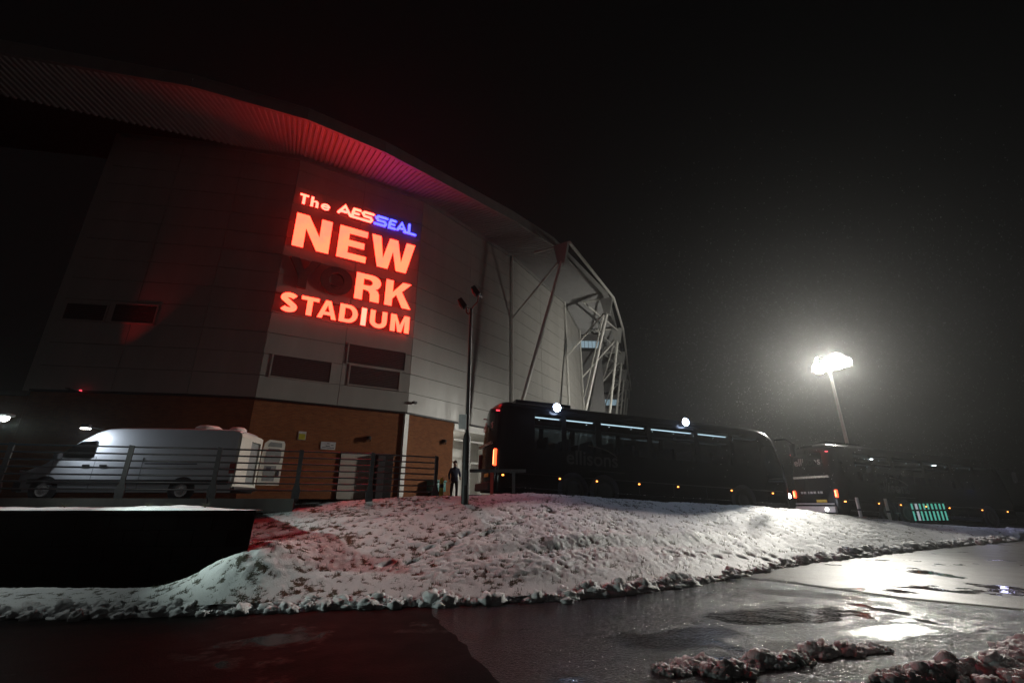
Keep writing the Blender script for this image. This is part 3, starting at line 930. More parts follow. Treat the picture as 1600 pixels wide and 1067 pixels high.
# stair cores behind the trusses with a lit window band
for (p, ang, w, d, ztop, zl) in (((8.1, 51.6), R(4), 2.6, 9.0, 20.9, 19.2), ((13.0, 66.0), R(4), 2.8, 9.0, 16.8, 15.2)):
    sc = MB().box(0, w, 0, d, 0.4, ztop).build('stair_core', MT['roof'], st)
    sc.location = (p[0] + 6, p[1] - 25.9, -1.7); sc.rotation_euler = (0, 0, ang)
    wn = MB().box(0.12, w - 0.12, -0.03, -0.004, zl, zl + 0.85).build('lit_window', MT['e_window'], sc)
    for j in range(6): MB().box(0.12 + j*(w-0.28)/5, 0.16 + j*(w-0.28)/5, -0.06, -0.032, zl - 0.03, zl + 0.88).build('glazing_bar', MT['dark'], wn)
    MB().box(0.05, w - 0.05, -0.05, -0.003, zl - 0.45, zl - 0.06).build('dark_band', MT['dark'], sc)

# ------------------------------------------------------------------ illuminated sign
sg_a, sg_ang, _L = fr(2)
sign = empty('stadium_sign', (sg_a[0], sg_a[1], 0), (0, 0, sg_ang))
tag(sign, 'big illuminated red and blue letter sign on the stadium wall', 'sign')
def arc(cx_, cy_, rx, ry, a0, a1, n=14):
    return [(cx_ + rx * math.cos(R(a0 + (a1 - a0) * i / n)), cy_ + ry * math.sin(R(a0 + (a1 - a0) * i / n))) for i in range(n + 1)]
def stroke(pts, w, cap=False):
    """outline of a constant-width line along pts"""
    P = [Vector((p[0], p[1])) for p in pts]
    Lf, Rt = [], []
    for i, p in enumerate(P):
        d0 = (P[i] - P[i-1]).normalized() if i > 0 else None
        d1 = (P[i+1] - P[i]).normalized() if i < len(P) - 1 else None
        if d0 is None: d = d1; s = 1
        elif d1 is None: d = d0; s = 1
        else:
            d = (d0 + d1).normalized(); s = min(1.6, 1 / max(0.3, d.dot(d1)))
        nrm = Vector((-d.y, d.x)) * (w / 2) * s
        Lf.append(p + nrm); Rt.append(p - nrm)
    out = list(Lf)
    if cap:
        e = P[-1]; d = (P[-1] - P[-2]).normalized(); n0 = Vector((-d.y, d.x)) * (w / 2)
        out += [e + n0 * math.cos(t) + d * (w / 2) * math.sin(t) for t in (0.5, 1.05, 1.57, 2.1, 2.64)]
    out += list(reversed(Rt))
    if cap:
        e = P[0]; d = (P[0] - P[1]).normalized(); n0 = Vector((-d.y, d.x)) * (w / 2)
        out += [e + n0 * math.cos(t) + d * (w / 2) * math.sin(t) for t in (0.5, 1.05, 1.57, 2.1, 2.64)]
    return [(v.x, v.y) for v in out]
def glyph(ch, w, h, s):
    if ch == 'N': return [[(0,0),(s,0),(s,.60*h),(w-s*1.12,0),(w,0),(w,h),(w-s,h),(w-s,.42*h),(s*1.12,h),(0,h)]]
    if ch == 'E': return [[(0,0),(w,0),(w,.19*h),(s,.19*h),(s,.41*h),(.9*w,.41*h),(.9*w,.60*h),(s,.60*h),(s,.81*h),(.98*w,.81*h),(.98*w,h),(0,h)]]
    if ch == 'W': return [[(0,h),(.205*w,h),(.285*w,.30*h),(.405*w,h),(.595*w,h),(.70*w,.30*h),(.80*w,h),(w,h),(.83*w,0),(.60*w,0),(.50*w,.60*h),(.41*w,0),(.175*w,0)]]
    if ch == 'Y': return [[(0,h),(.30*w,h),(.5*w,.62*h),(.70*w,h),(w,h),(.5*w+s/2,.40*h),(.5*w+s/2,0),(.5*w-s/2,0),(.5*w-s/2,.40*h)]]
    if ch == 'O': return [arc(w/2,h/2,w/2,h/2,0,354,36), arc(w/2,h/2,w/2-s,h/2-s*.85,0,354,36)]
    if ch == 'R':
        o = [(0,0),(s,0),(s,.40*h),(.40*w,.40*h),(.53*w,.37*h),(.60*w,.28*h),(.62*w,0),(.98*w,0),(.96*w,.30*h),(.90*w,.42*h),(.80*w,.47*h)]
        o += [(.90*w,.53*h),(.97*w,.62*h)] + arc(.62*w,.73*h,.38*w,.27*h,-15,90,10) + [(0,h)]
        return [o, [(s,.57*h),(.48*w,.57*h)] + arc(.50*w,.695*h,.17*w,.125*h,-80,80,8) + [(.48*w,.82*h),(s,.82*h)]]
    if ch == 'K': return [[(0,0),(s,0),(s,.28*h),(.42*w,.47*h),(.67*w,0),(w,0),(.62*w,.62*h),(.97*w,h),(.64*w,h),(s,.54*h),(s,h),(0,h)]]
    if ch == 'T': return [[(w/2-s/2,0),(w/2+s/2,0),(w/2+s/2,.81*h),(w,.81*h),(w,h),(0,h),(0,.81*h),(w/2-s/2,.81*h)]]
    if ch == 'A': return [[(0,0),(.25*w,0),(.31*w,.20*h),(.69*w,.20*h),(.75*w,0),(w,0),(.64*w,h),(.36*w,h)], [(.37*w,.37*h),(.63*w,.37*h),(.50*w,.76*h)]]
    if ch == 'D': return [[(0,0)] + arc(.48*w,h/2,.52*w,h/2,-90,90,18) + [(0,h)], [(s,.18*h)] + arc(.46*w,h/2,.54*w-s,.32*h,-88,88,14) + [(s,.82*h)]]
    if ch == 'I': return [[(0,0),(w,0),(w,h),(0,h)]]
    if ch == 'U': return [[(0,h)] + arc(w/2,.38*h,w/2,.38*h,180,360,16) + [(w,h),(w-s,h)] + arc(w/2,.38*h,w/2-s,.38*h-s*.85,360,180,14) + [(s,h)]]
    if ch == 'M': return [[(0,0),(s,0),(s,.70*h),(.40*w,0),(.60*w,0),(w-s,.70*h),(w-s,0),(w,0),(w,h),(.72*w,h),(.5*w,.40*h),(.28*w,h),(0,h)]]
    if ch == 'S':
        r = h/4 - s*.12
        c = arc(w/2, .735*h, w/2 - s/2, .265*h - s*.40, 25, 200, 12) + arc(w/2, .265*h, w/2 - s/2, .265*h - s*.40, 20, -155, 12)
        return [stroke(c, s * 0.95)]
    if ch == 'h': return [[(0,0),(s,0),(s,.42*h),(.45*w,.52*h),(.62*w,.50*h),(w-s,.42*h),(w-s,0),(w,0),(w,.48*h),(.92*w,.60*h),(.74*w,.67*h),(.50*w,.66*h),(s,.57*h),(s,h),(0,h)]]
    if ch == 'e':
        hh = .68*h
        c = [(s*.55, hh*.50), (w-s*.5, hh*.50)] + arc(w/2, hh/2, w/2-s*.5, hh/2-s*.42, 8, 318, 26)
        return [stroke(c, s*.80)]
def add_letter(ch, u0, u1, v0, v1, face, side, s=None, dep=0.20):
    w, h = u1 - u0, v1 - v0
    s = s or 0.21 * h
    loops = glyph(ch, w, h, s)
    m = MB().prism(loops[0], 0.024, dep, loops[1:])
    body = m.build('letter', side, sign); body.location = (u0, -dep - 0.03, v0)
    f = MB().prism(loops[0], 0.0, 0.02, loops[1:]).build('letter_face', face, body)
    return body
RED, RSD, BLU, BSD, UN = MT['e_red'], MT['e_redside'], MT['e_blue'], MT['e_blueside'], MT['unlit']
for ch, a, b in (('N', .34, 2.26), ('E', 2.70, 4.36), ('W', 4.58, 7.30)): add_letter(ch, a, b, 15.1, 17.2, RED, RSD, 0.58)
for ch, a, b in (('Y', .38, 1.98), ('O', 2.06, 3.80)): add_letter(ch, a, b, 12.70, 14.42, UN, UN, 0.46)
for ch, a, b in (('R', 3.97, 5.42), ('K', 5.72, 7.31)): add_letter(ch, a, b, 12.74, 14.40, RED, RSD, 0.44)
for ch, a, b in (('S', .30, 1.15), ('T', 1.30, 2.20), ('A', 2.18, 3.17), ('D', 3.31, 4.30), ('I', 4.50, 4.78), ('U', 5.0, 5.97), ('M', 6.20, 7.33)):
    add_letter(ch, a, b, 11.18, 12.24, MT['e_pale'] if ch == 'I' else RED, RSD, 0.28)
for ch, a, b in (('T', .32, .79), ('h', .92, 1.35)): add_letter(ch, a, b, 17.92, 18.58, MT['e_pale'], RSD, 0.15, 0.12)
# stylised sponsor lettering in rounded strokes
def round_letter(strokes, u0, v0, face, side, w=0.165, dep=0.12):
    b_, f_ = MB(), MB()
    for i, sk in enumerate(strokes):
        ol = stroke([(p[0], p[1]) for p in sk], w, True)
        b_.prism(ol, 0.022 + i * 0.003, dep, m=None); f_.prism(ol, 0.0 + i * 0.003, 0.018 + i * 0.003)
    body = b_.build('letter', side, sign); body.location = (u0, -dep - 0.03, v0)
    f_.build('letter_face', face, body)
Hh = 0.70
round_letter([arc(.26, .225, .20, .165, 12, 318, 22), [(.09, .235), (.43, .235)]], 1.49, 17.915, MT['e_pale'], RSD, 0.105)
def shp(ch, w):
    if ch == 'A': return [[(0.08, 0.10), (w*0.52, Hh - .06), (w * 0.95, 0.07)], [(w*0.28, 0.24), (w*0.62, 0.24)]]
    if ch == 'E': return [[(w*0.95, 0.07), (0.12, 0.07), (0.14, Hh*0.55), (0.20, Hh-.07), (w, Hh-.07)], [(0.16, Hh*0.5), (w*0.85, Hh*0.5)]]
    if ch == 'S': return [[(w, Hh-.07), (0.20, Hh-.07), (0.09, Hh*.74), (0.20, Hh*.5), (w-.14, Hh*.5), (w-.06, Hh*.30), (w-.14, .07), (0.02, .07)]]
    if ch == 'L': return [[(0.20, Hh), (0.20, 0.07)], [(-0.10, 0.07), (w, 0.07)]]
for ch, a, b, f, sd in (('A', 2.41, 3.22, MT['e_pale'], RSD), ('E', 3.17, 3.72, MT['e_pale'], RSD), ('S', 3.80, 4.52, MT['e_pale'], RSD),
                        ('S', 4.64, 5.40, BLU, BSD), ('E', 5.44, 5.94, BLU, BSD), ('A', 6.02, 6.66, BLU, BSD), ('L', 6.64, 7.26, BLU, BSD)):
    round_letter(shp(ch, b - a), a, 17.97, f, sd)

# ------------------------------------------------------------------ fittings on the stadium wall
def on_wall(root, i, u, z):
    a, ang, L = fr(i)
    root.location = (a[0] + math.cos(ang) * u, a[1] + math.sin(ang) * u, z); root.rotation_euler = (0, 0, ang)
    return root
r = on_wall(empty('safety_notice'), 2, 2.20, 4.62); tag(r, 'small yellow and white notice on the brick wall', 'notice')
MB().box(0, .36, 0.0, .027, 0, .42).build('board', MT['signwhite'], r); MB().box(.03, .33, -.006, -.002, .02, .30).build('yellow_field', MT['yellow'], r)
r = on_wall(empty('wall_notice'), 2, 3.32, 4.22); tag(r, 'white landscape notice with small print left of the service door', 'notice')
MB().box(0, .72, 0.0, .027, 0, .38).build('board', MT['signwhite'], r)
for (x0, x1, z) in ((.30, .42, .28), (.50, .62, .20), (.24, .44, .15), (.08, .66, .07)): MB().box(x0, x1, -.005, -.002, z, z + .035).build('print_line', MT['ink'], r)
def wall_light(i, u, z, label, lit=None, power=0, colr=(1,1,1)):
    r = on_wall(empty('wall_light'), i, u, z); tag(r, label, 'wall light', 'lights fixed to the stadium wall')
    MB().cbox(-.09, .09, -.06, .028, -.09, .09, .015).build('bracket', MT['dark'], r)
    MB().lathe([(.05, 0), (.12, .02), (.13, .10), (.10, .16), (.04, .18)], (0, -.12, -.10), 16, 'Z').build('housing', MT['dark'], r, smooth=40)
    gl = MB().lathe([(.03, -.12), (.09, -.10), (.115, -.04), (.115, -.02)], (0, -.12, -.10), 16, 'Z').build('lamp_glass', lit or MT['clearglass'], r, smooth=40)
    if power: lamp('wall_lamp', 'POINT', (0, -.26, -.36), power, colr, r, 0.08)
    return r
wall_light(2, 5.67, 4.95, 'small unlit wall light above the service door')
wall_light(3, 2.92, 5.2, 'dark unlit wall light on the brick right of the corner pier')
r = empty('roadside_lamp', (-9.25, 8.2, 0.1)); tag(r, 'bright white lamp head at the far left edge above the railing', 'lamp post')
MB().lathe([(.07, -.2), (.07, .7), (.045, .78), (.035, 2.98)], (0, 0, 0), 14).build('post', MT['dark'], r, smooth=40)
MB().cbox(-.10, .20, -.08, .08, 2.98, 3.03, .012).build('lantern_head', MT['dark'], r)
MB().lathe([(.07, 2.978), (.066, 2.94), (.04, 2.905), (.01, 2.895)], (.09, 0, 0), 18).build('lamp_glass', MT['e_lantern'], r, smooth=50)
lamp('lantern_bulb', 'POINT', (.10, -.10, 2.84), 60, (0.9, 1.0, 0.95), r, 0.05)
lamp('lantern_light', 'SPOT', (.12, -.02, 2.86), 860, (0.80, 1.0, 0.92), r, 0.06, (9.5, 2.6, 1.5), 76, 0.9)
r = on_wall(empty('red_beacon'), 0, 2.15, 6.42); tag(r, 'tiny red lamp on the ledge above the brick wall at left', 'lamp')
MB().box(-.08, .14, -1.0, -.08, -.05, -.01).build('bracket', MT['dark'], r)
MB().lathe([(.05, 0), (.06, .03), (.05, .08), (.02, .10)], (0, -.22, -.008), 14).build('lens', MT['e_dimred'], r, smooth=40)
lamp('red_wash_spot', 'SPOT', (0.1, -.95, .12), 230, (1.0, 0.02, 0.02), r, 0.05, (3.0, 0.0, 7.6), 30, 1.0)  # added spot that throws the red patch up the wall
r = on_wall(empty('camera_box'), 3, 0.30, 7.05); tag(r, 'small dark security camera at the corner of the pale cladding', 'camera')
MB().cbox(-.10, .14, -.30, -.10, 0, .13, .01).build('housing', MT['dark'], r); MB().box(-.03, .03, -.12, -.005, .04, .10).build('bracket', MT['dark'], r)
r = on_wall(empty('grit_bin'), 3, 1.75, 1.7); tag(r, 'small teal storage bin against the brick wall', 'bin')
MB().cbox(0, 1.0, -.62, -.02, .55, 1.05, .05).build('body', MT['tealbox'], r, smooth=30)
MB().cbox(-.03, 1.03, -.66, -.01, 1.055, 1.18, .05).build('lid', MT['tealbox'], r, smooth=30)
for xx in (.08, .84): MB().box(xx, xx + .08, -.5, -.1, 0, .55).build('leg', MT['dark'], r)
r = empty('bollard', (-2.35, 15.9, 1.7)); tag(r, 'short yellow bollard at the end of the railing', 'bollard')
MB().lathe([(.07, -.1), (.07, .62), (.055, .70), (.02, .73)], (0, 0, 0), 16).build('post', MT['yellow'], r, smooth=40)
MB().lathe([(.0735, .40), (.0735, .52)], (0, 0, 0), 16).build('band', MT['dark'], r, smooth=40)

# ------------------------------------------------------------------ column with two heads
r = empty('camera_column', (-1.27, 13.0, 1.72)); tag(r, 'tall dark column with twin unlit heads standing on the bank crest', 'lamp post')
MB().lathe([(.105, -.25), (.105, 1.62), (.09, 1.70), (.062, 1.78)], (0, 0, 0), 18).build('base_section', MT['dark'], r, smooth=40)
MB().tube((0, 0, 1.75), (0, 0, 5.60), .058, .042, 14).build('shaft', MT['dark'], r, smooth=40)
MB().box(-.04, .04, -.11, -.10, .35, .75).build('access_door', MT['rail'], r)
MB().path([(0, 0, 5.55), (.08, -.02, 5.68), (.20, -.06, 5.80), (.22, -.07, 6.02)], .022).build('arm', MT['redpaint_redlit'], r)  # arms coloured red for the red light falling on them
MB().path([(0, 0, 5.50), (-.08, -.02, 5.40), (-.14, -.05, 5.45), (-.15, -.06, 5.62)], .022).build('arm', MT['redpaint_redlit'], r)
for (x, z) in ((.23, 6.02), (-.17, 5.60)):
    m_ = Matrix.Translation((x, -.07, z)) @ Matrix.Rotation(R(-35), 4, 'Y')
    h = MB().cbox(-.075, .075, -.09, .09, 0, .34, .02, m_).build('camera_head', MT['dark'], r)
    MB().cbox(-.11, -.078, -.08, .08, .05, .22, .008, m_).build('lens_hood', MT['redpaint_redlit'], h)  # hood coloured red for the red light on the heads
    MB().tube(m_ @ Vector((.02, 0, -.04)), m_ @ Vector((.06, 0, -.10)), .03).build('connector', MT['silver'], h)
MB().box(-.24, -.02, -.075, -.065, 1.86, 2.28).build('notice_plate', MT['signwhite'], r)

# ------------------------------------------------------------------ floodlight mast
FX, FY, FZ = 21.8, 30.1, 10.6
r = empty('floodlight_mast', (FX, FY, 0.0)); tag(r, 'tall pale mast with blazing white floodlights behind the far coach', 'floodlight')
MB().tube((0, 0, -.2), (0, 0, FZ - .25), .13, .075, 18).build('mast', MT['white'], r, smooth=40)
ax = Vector((0.81, -0.58, 0))
MB().tube(-ax * 1.05 + Vector((0, 0, FZ - .3)), ax * 1.05 + Vector((0, 0, FZ - .3)), .045).build('crossbar', MT['steel'], r)
aims = [(-0.58, (-0.97, -0.14, -0.62), 0.5, .40), (-0.05, (-0.90, -0.44, -0.42), 1.25, .48), (0.50, (-0.74, -0.66, -0.20), 0.95, .56), (0.95, (-0.35, -0.80, -0.80), 0.22, .38), (-0.40, (-0.62, 0.78, -0.05), 1.6, .34)]  # last, back-facing head is added to light the far trusses
for k, (o_, tg, pw, rd) in enumerate(aims):
    c = ax * o_ + Vector((0, 0, FZ + (-0.14, 0.02, 0.18, 0.05, 0.34)[k]))
    d = Vector(tg).normalized()
    m_ = Matrix.Translation(c) @ d.to_track_quat('Y', 'Z').to_matrix().to_4x4()
    hd = MB().lathe([(.06, -.34), (rd * .55, -.30), (rd, -.02), (rd * 1.04, .04)], (0, 0, 0), 22, 'Y', m_).build('floodlight_head', MT['dark'], r, smooth=40)
    MB().lathe([(rd * .99, .045), (rd * .92, .14), (rd * .66, .24), (rd * .3, .29), (.02, .30)], (0, 0, 0), 22, 'Y', m_).build('lamp_glass', MT['e_flood'], hd, smooth=60)
    MB().box(-rd - .05, -rd - .02, -.04, .04, -.40, .05, m_).build('yoke', MT['steel'], hd)
    lamp('flood_lamp', 'AREA', m_ @ Vector((0, .34, 0)), FLOOD_W * pw, (1.0, 0.965, 0.87), r, 0.58, m_ @ Vector((0, 5, 0)), spread=(76, 76, 60, 76, 104)[k])

# ------------------------------------------------------------------ coaches
def text_mesh(txt, size, depth=0.002):
    cu = bpy.data.curves.new('lettering', 'FONT'); cu.body = txt; cu.size = size; cu.extrude = depth; cu.offset = size * 0.012
    o = bpy.data.objects.new('lettering', cu); col.objects.link(o)
    bpy.context.view_layer.update()
    me = bpy.data.meshes.new_from_object(o.evaluated_get(bpy.context.evaluated_depsgraph_get()))
    bpy.data.objects.remove(o); bpy.data.curves.remove(cu)
    return me
def lettering(txt, size, m_, parent, loc, rot, name='lettering'):
    me = text_mesh(txt, size); me.materials.clear(); me.materials.append(m_)
    o = link(name, me, parent); o.location = loc; o.rotation_euler = rot
    return o
WIN = [(1.40, 2.45), (2.65, 3.85), (4.10, 6.08), (6.30, 8.28), (8.50, 10.0), (10.2, 11.45)]
def coach(root, LED=1.0, rear_detail=False):
    HZ = 3.60; WD = 2.55
    lv = [(.30,.07),(.50,0),(.95,0),(1.30,0),(1.85,0),(2.45,.03),(3.12,.08),(3.32,.14),(3.47,.26),(3.56,.52),(3.59,.90)]
    ring = [(y, z) for z, y in [(a, b) for a, b in lv]] + [(WD/2, HZ)] + [(WD - y, z) for z, y in reversed([(a, b) for a, b in lv])]
    NRG = len(ring)
    sts = [(0.0,.30,.22),(.05,.15,.11),(.16,.06,.05),(.42,.0,.01)]
    for a, b in WIN: sts += [(a, 0, 0), (b, 0, 0)]
    sts += [(11.7,0,.01),(12.15,.02,.05),(12.55,.07,.13),(12.85,.17,.24),(13.0,.34,.36)]
    verts = []
    for (x, ins, drop) in sts:
        for (y, z) in ring:
            yy = WD/2 + (y - WD/2) * (1 - ins * 2 / WD)
            zz = z - drop * max(0, (z - 2.6) / 1.0)
            xx = x
            if x > 11.6: xx -= 0.62 * max(0, (zz - 1.3) / 2.3) ** 1.5 * (x - 11.6) / 1.4
            if x < 0.3: xx += 0.10 * max(0, (zz - 1.9) / 1.7)
            verts.append((xx, yy, zz))
    NS = len(sts)
    body_f, panes = [], {}
    def wcol(i):
        for k, (a, b) in enumerate(WIN):
            if abs(sts[i][0] - a) < 1e-6: return k
        return None
    for i in range(NS - 1):
        for j in range(NRG - 1):
            f = (i*NRG + j, (i+1)*NRG + j, (i+1)*NRG + j+1, i*NRG + j+1)
            side = 0 if j < NRG//2 else 1
            jj = j if side == 0 else NRG - 2 - j
            if jj in (4, 5) and wcol(i) is not None: panes.setdefault(('w', side, wcol(i)), []).append(f)
            elif jj in (3, 4, 5) and i in (NS - 5, NS - 4): panes.setdefault(('f', side, i), []).append(f)
            else: body_f.append(f)
    # rear and front caps
    caps = {'rear': [], 'rearwin': [], 'front': [], 'screen': []}
    NC = 8
    def cap(i, sgn, winrows, kb, kw):
        base = len(verts)
        for j in range(12):
            jn, jf = i*NRG + j, i*NRG + NRG - 1 - j
            a, b = Vector(verts[jn]), Vector(verts[jf])
            for c in range(NC + 1):
                t = c / NC
                p = a.lerp(b, t); p.x += sgn * 0.10 * (1 - (2*t - 1)**2)
                verts.append(tuple(p))
        for j in range(11):
            for c in range(NC):
                f = (base + j*(NC+1)+c, base + j*(NC+1)+c+1, base + (j+1)*(NC+1)+c+1, base + (j+1)*(NC+1)+c)
                (caps[kw] if (j in winrows and 0 < c < NC - 1) or (j in winrows and kw == 'screen') else caps[kb]).append(f)
    cap(0, -1, (5, 6), 'rear', 'rearwin')
    cap(NS - 1, 1, (3, 4, 5), 'front', 'screen')
    def sub(faces):
        used = sorted({i for f in faces for i in f}); mp = {k: n for n, k in enumerate(used)}
        m = MB(); m.v = [verts[i] for i in used]; m.f = [tuple(mp[i] for i in f) for f in faces]
        return m
    body = sub(body_f + caps['rear'] + caps['front']).build('body', MT['busblack'], root, smooth=35)
    for k in sorted(panes):
        sub(panes[k]).build('side_window' if k[0] == 'w' else 'cab_window', MT['glass'], root, smooth=30)
    sub(caps['rearwin']).build('rear_window', MT['darkglass'], root, smooth=30)
    sub(caps['screen']).build('windscreen', MT['glass'], root, smooth=30)
    # inside: floor, ceiling, racks, seats
    MB().box(.4, 12.2, .06, WD - .06, 1.22, 1.28).build('floor', MT['seat'], root)
    MB().box(.5, 11.8, .30, WD - .30, 3.36, 3.38).build('ceiling', MT['interior'], root)
    for (y0, y1, ys) in ((.16, .52, .535), (WD-.52, WD-.16, WD-.535)):
        rk = MB().box(.8, 11.6, y0, y1, 3.02, 3.08).build('luggage_rack', MT['interior'], root)
        for (a, b) in (WIN[:5] if LED > .5 and y0 < 1 else ()):
            MB().box(a + .02, b - .05, min(y0, y1) + .005 if y0 < 1 else y1 - .03, min(y0, y1) + .03 if y0 < 1 else y1 - .005, 2.985, 3.018).build('led_strip', MT['e_led'], rk)
    for k in range(11):
        for y in (.16, 1.42):
            s_ = MB().cbox(.95 + k*.9, 1.10 + k*.9, y, y + .96, 1.62, 2.32, .04, None)
            s_.cbox(.98 + k*.9, 1.45 + k*.9, y, y + .96, 1.50, 1.64, .04)
            s_.build('seat', MT['seat'], root)
    for k in range(10):
        MB().lathe([(.018, 0), (.018, .012)], (1.7 + k * .98, .42, 2.96 - .0), 8).build('reading_lamp', MT['e_spot'], root)
    # side details
    MB().box(.5, 12.4, -.012, .004, .92, .955).build('side_moulding', MT['busgrey'], root)
    MB().box(.5, 12.4, -.010, .004, .46, .48).build('skirt_trim', MT['silver'], root)
    for x in (4.1, 5.6, 7.1, 8.6):
        MB().box(x, x + .012, -.004, .003, .50, .91).build('locker_seam', MT['ink'], root)
    for x in (.26, 2.38, 3.84, 5.6, 7.3, 9.79, 11.84):
        MB().cbox(x - .03, x + .03, -.03, .01 if x > .4 else .05, .83, .875, .008).build('side_marker', MT['e_amber'], root)
    for x in (2.9, 4.15, 10.35):
        wl = MB().lathe([(.20, -.02), (.40, -.02), (.49, .02), (.50, .12), (.48, .26)], (x, 0, .50), 28, 'Y').build('wheel', MT['tyre'], root, smooth=40)
        MB().lathe([(.05, -.035), (.16, -.03), (.28, -.005), (.31, -.028), (.30, -.021)], (x, 0, .50), 24, 'Y').build('rim', MT['busgrey'], wl, smooth=40)
        MB().lathe([(.56, -.006), (.56, .002), (.60, .002), (.60, -.006)], (x, 0, .50), 28, 'Y').build('wheel_arch', MT['ink'], root, smooth=40)
    # rear lamps, plate, lettering
    z0, z1 = (1.16, 1.74) if not rear_detail else (1.02, 1.36)
    for y, s_ in ((.15, 1), (WD - .15, -1)):
        lit = s_ > 0 or rear_detail
        cl = MB().cbox(-.075, .03, y - .05, y + .05, z0, z1, .02).build('tail_lamp', MT['e_tail'] if lit else MT['redpaint_redlit'], root)
        MB().box(-.085, -.077, y - .018, y + .018, z0 + .04, z1 - .04).build('lamp_core', MT['e_tailhot'] if lit else MT['redpaint_redlit'], cl)
        MB().cbox(-.03, .10, y + s_*.14 - .035, y + s_*.14 + .035, 3.12, 3.16, .008).build('marker_lamp', MT['e_dimred'] if lit else MT['redpaint_redlit'], root)
    MB().box(-.135, -.10, .62, 1.14, .80, .92).build('number_plate', MT['plateyellow'], root)
    MB().box(-.15, -.085, .30, WD - .30, 1.92, 2.02).build('chrome_bar', MT['silver'], root)
    MB().cbox(-.20, -.02, .22, WD - .22, .34, .62, .04).build('rear_bumper', MT['busgrey'] if not rear_detail else MT['white'], root)
    # front: mirrors, wipers, headlamps
    for y in (-.20, WD + .20):
        sgn = -1 if y < 0 else 1
        ma = MB().path([(12.45, (.12 if y < 0 else WD - .12), 3.08), (12.85, y*0.6 if y < 0 else WD + .1, 3.12), (13.05, y, 2.95)], .028).build('mirror_arm', MT['busblack'], root)
        MB().cbox(12.98, 13.12, y - .11, y + .11, 2.38, 2.95, .03).build('mirror', MT['vanplastic'], ma)
    for y in (.42, WD - .42):
        MB().cbox(12.92, 13.06, y - .16, y + .16, .72, .90, .03).build('headlamp', MT['e_white'] if LED > .5 else MT['clearglass'], root)
    MB().box(.9, 3.2, .9, 1.7, 3.60, 3.78).build('roof_unit', MT['busblack'], root)
    # livery lettering with a swoosh on the side and the rear window
    yv = -.006
    o = lettering('ellisons', 0.72, MT['lettergrey'], root, (2.62, yv, 1.40), (R(90), 0, 0))
    sw = arc(3.3, 1.50, 1.55, .62, 25, 82, 18)
    MB().prism(stroke(sw, .035), yv - .002, yv + .002).build('swoosh', MT['lettergrey'], root)
    MB().box(3.6, 5.0, yv - .001, yv + .002, 1.20, 1.225).build('strapline', MT['lettergrey'], root)
    ln = lettering('ellisons', 0.50, MT['letterpale'], root, (-.035, WD - .42, 2.56), (R(90), 0, R(-90)))
    return body

c1 = empty('coach', (-0.6, 16.3, 1.70), (0, R(2.64), R(17.0)))
tag(c1, 'long black coach with two glaring lamps on its roof edge', 'coach', 'black coaches parked in line')
coach(c1)
for (t, pw) in ((2.24, 330), (7.90, 330)):
    z = 3.40
    hb = MB().cbox(t - .12, t + .12, -.02, .20, z - .05, z + .07, .015).build('side_floodlight', MT['dark'], c1)
    MB().lathe([(.02, -.08), (.10, -.06), (.15, .0), (.15, .004)], (t, -.022, z + .01), 16, 'Y').build('lamp_glass', MT['e_cool'], hb, smooth=40)
    lamp('side_flood', 'AREA', (t, -.06, z), pw, (0.66, 0.76, 1.0), c1, 0.14, (t, -2.4, z - 1.6))
for y in (.42, 2.13):
    lamp('headlight', 'SPOT', (13.12, y, .80), 75, (0.75, 0.80, 1.0), c1, .05, (16, y + .1, .62), 75, .8)
c2 = empty('coach', (15.2, 22.3, 0.86), (0, R(2.5), R(18.0)))
tag(c2, 'second black coach ahead of the first, its rear lit by headlamps', 'coach', 'black coaches parked in line')
coach(c2, 0.0, True)
for (t, z) in ((2.6, 2.93), (7.1, 2.93)):
    MB().cbox(t - .05, t + .05, -.02, .16, z - .02, z + .02, .008).build('side_lamp', MT['e_spot'], c2)
lamp('locker_light', 'AREA', (4.8, -.08, 2.6), 12, (0.80, 0.88, 1.0), c2, 0.3, (4.8, -2.0, 0.2))
lamp('locker_light', 'AREA', (9.3, -.08, 2.0), 12, (0.62, 0.62, 1.0), c2, 0.3, (9.3, -2.0, 0.0))
rv = MB().lathe([(.02, -.02), (.07, -.015), (.07, .0)], (-.205, .62, .48), 14, 'X').build('reversing_lamp', MT['e_white'], c2)
MB().box(-.165, -.12, .24, 2.31, .70, .76).build('rear_trim', MT['letterpale'], c2)
for k, wd in enumerate((.12, .07, .12, .12, .06, .12, .10)):
    MB().box(-.132, -.112, .75 + k*.18, .75 + k*.18 + wd, 1.20, 1.30).build('badge_mark', MT['letterpale'], c2)

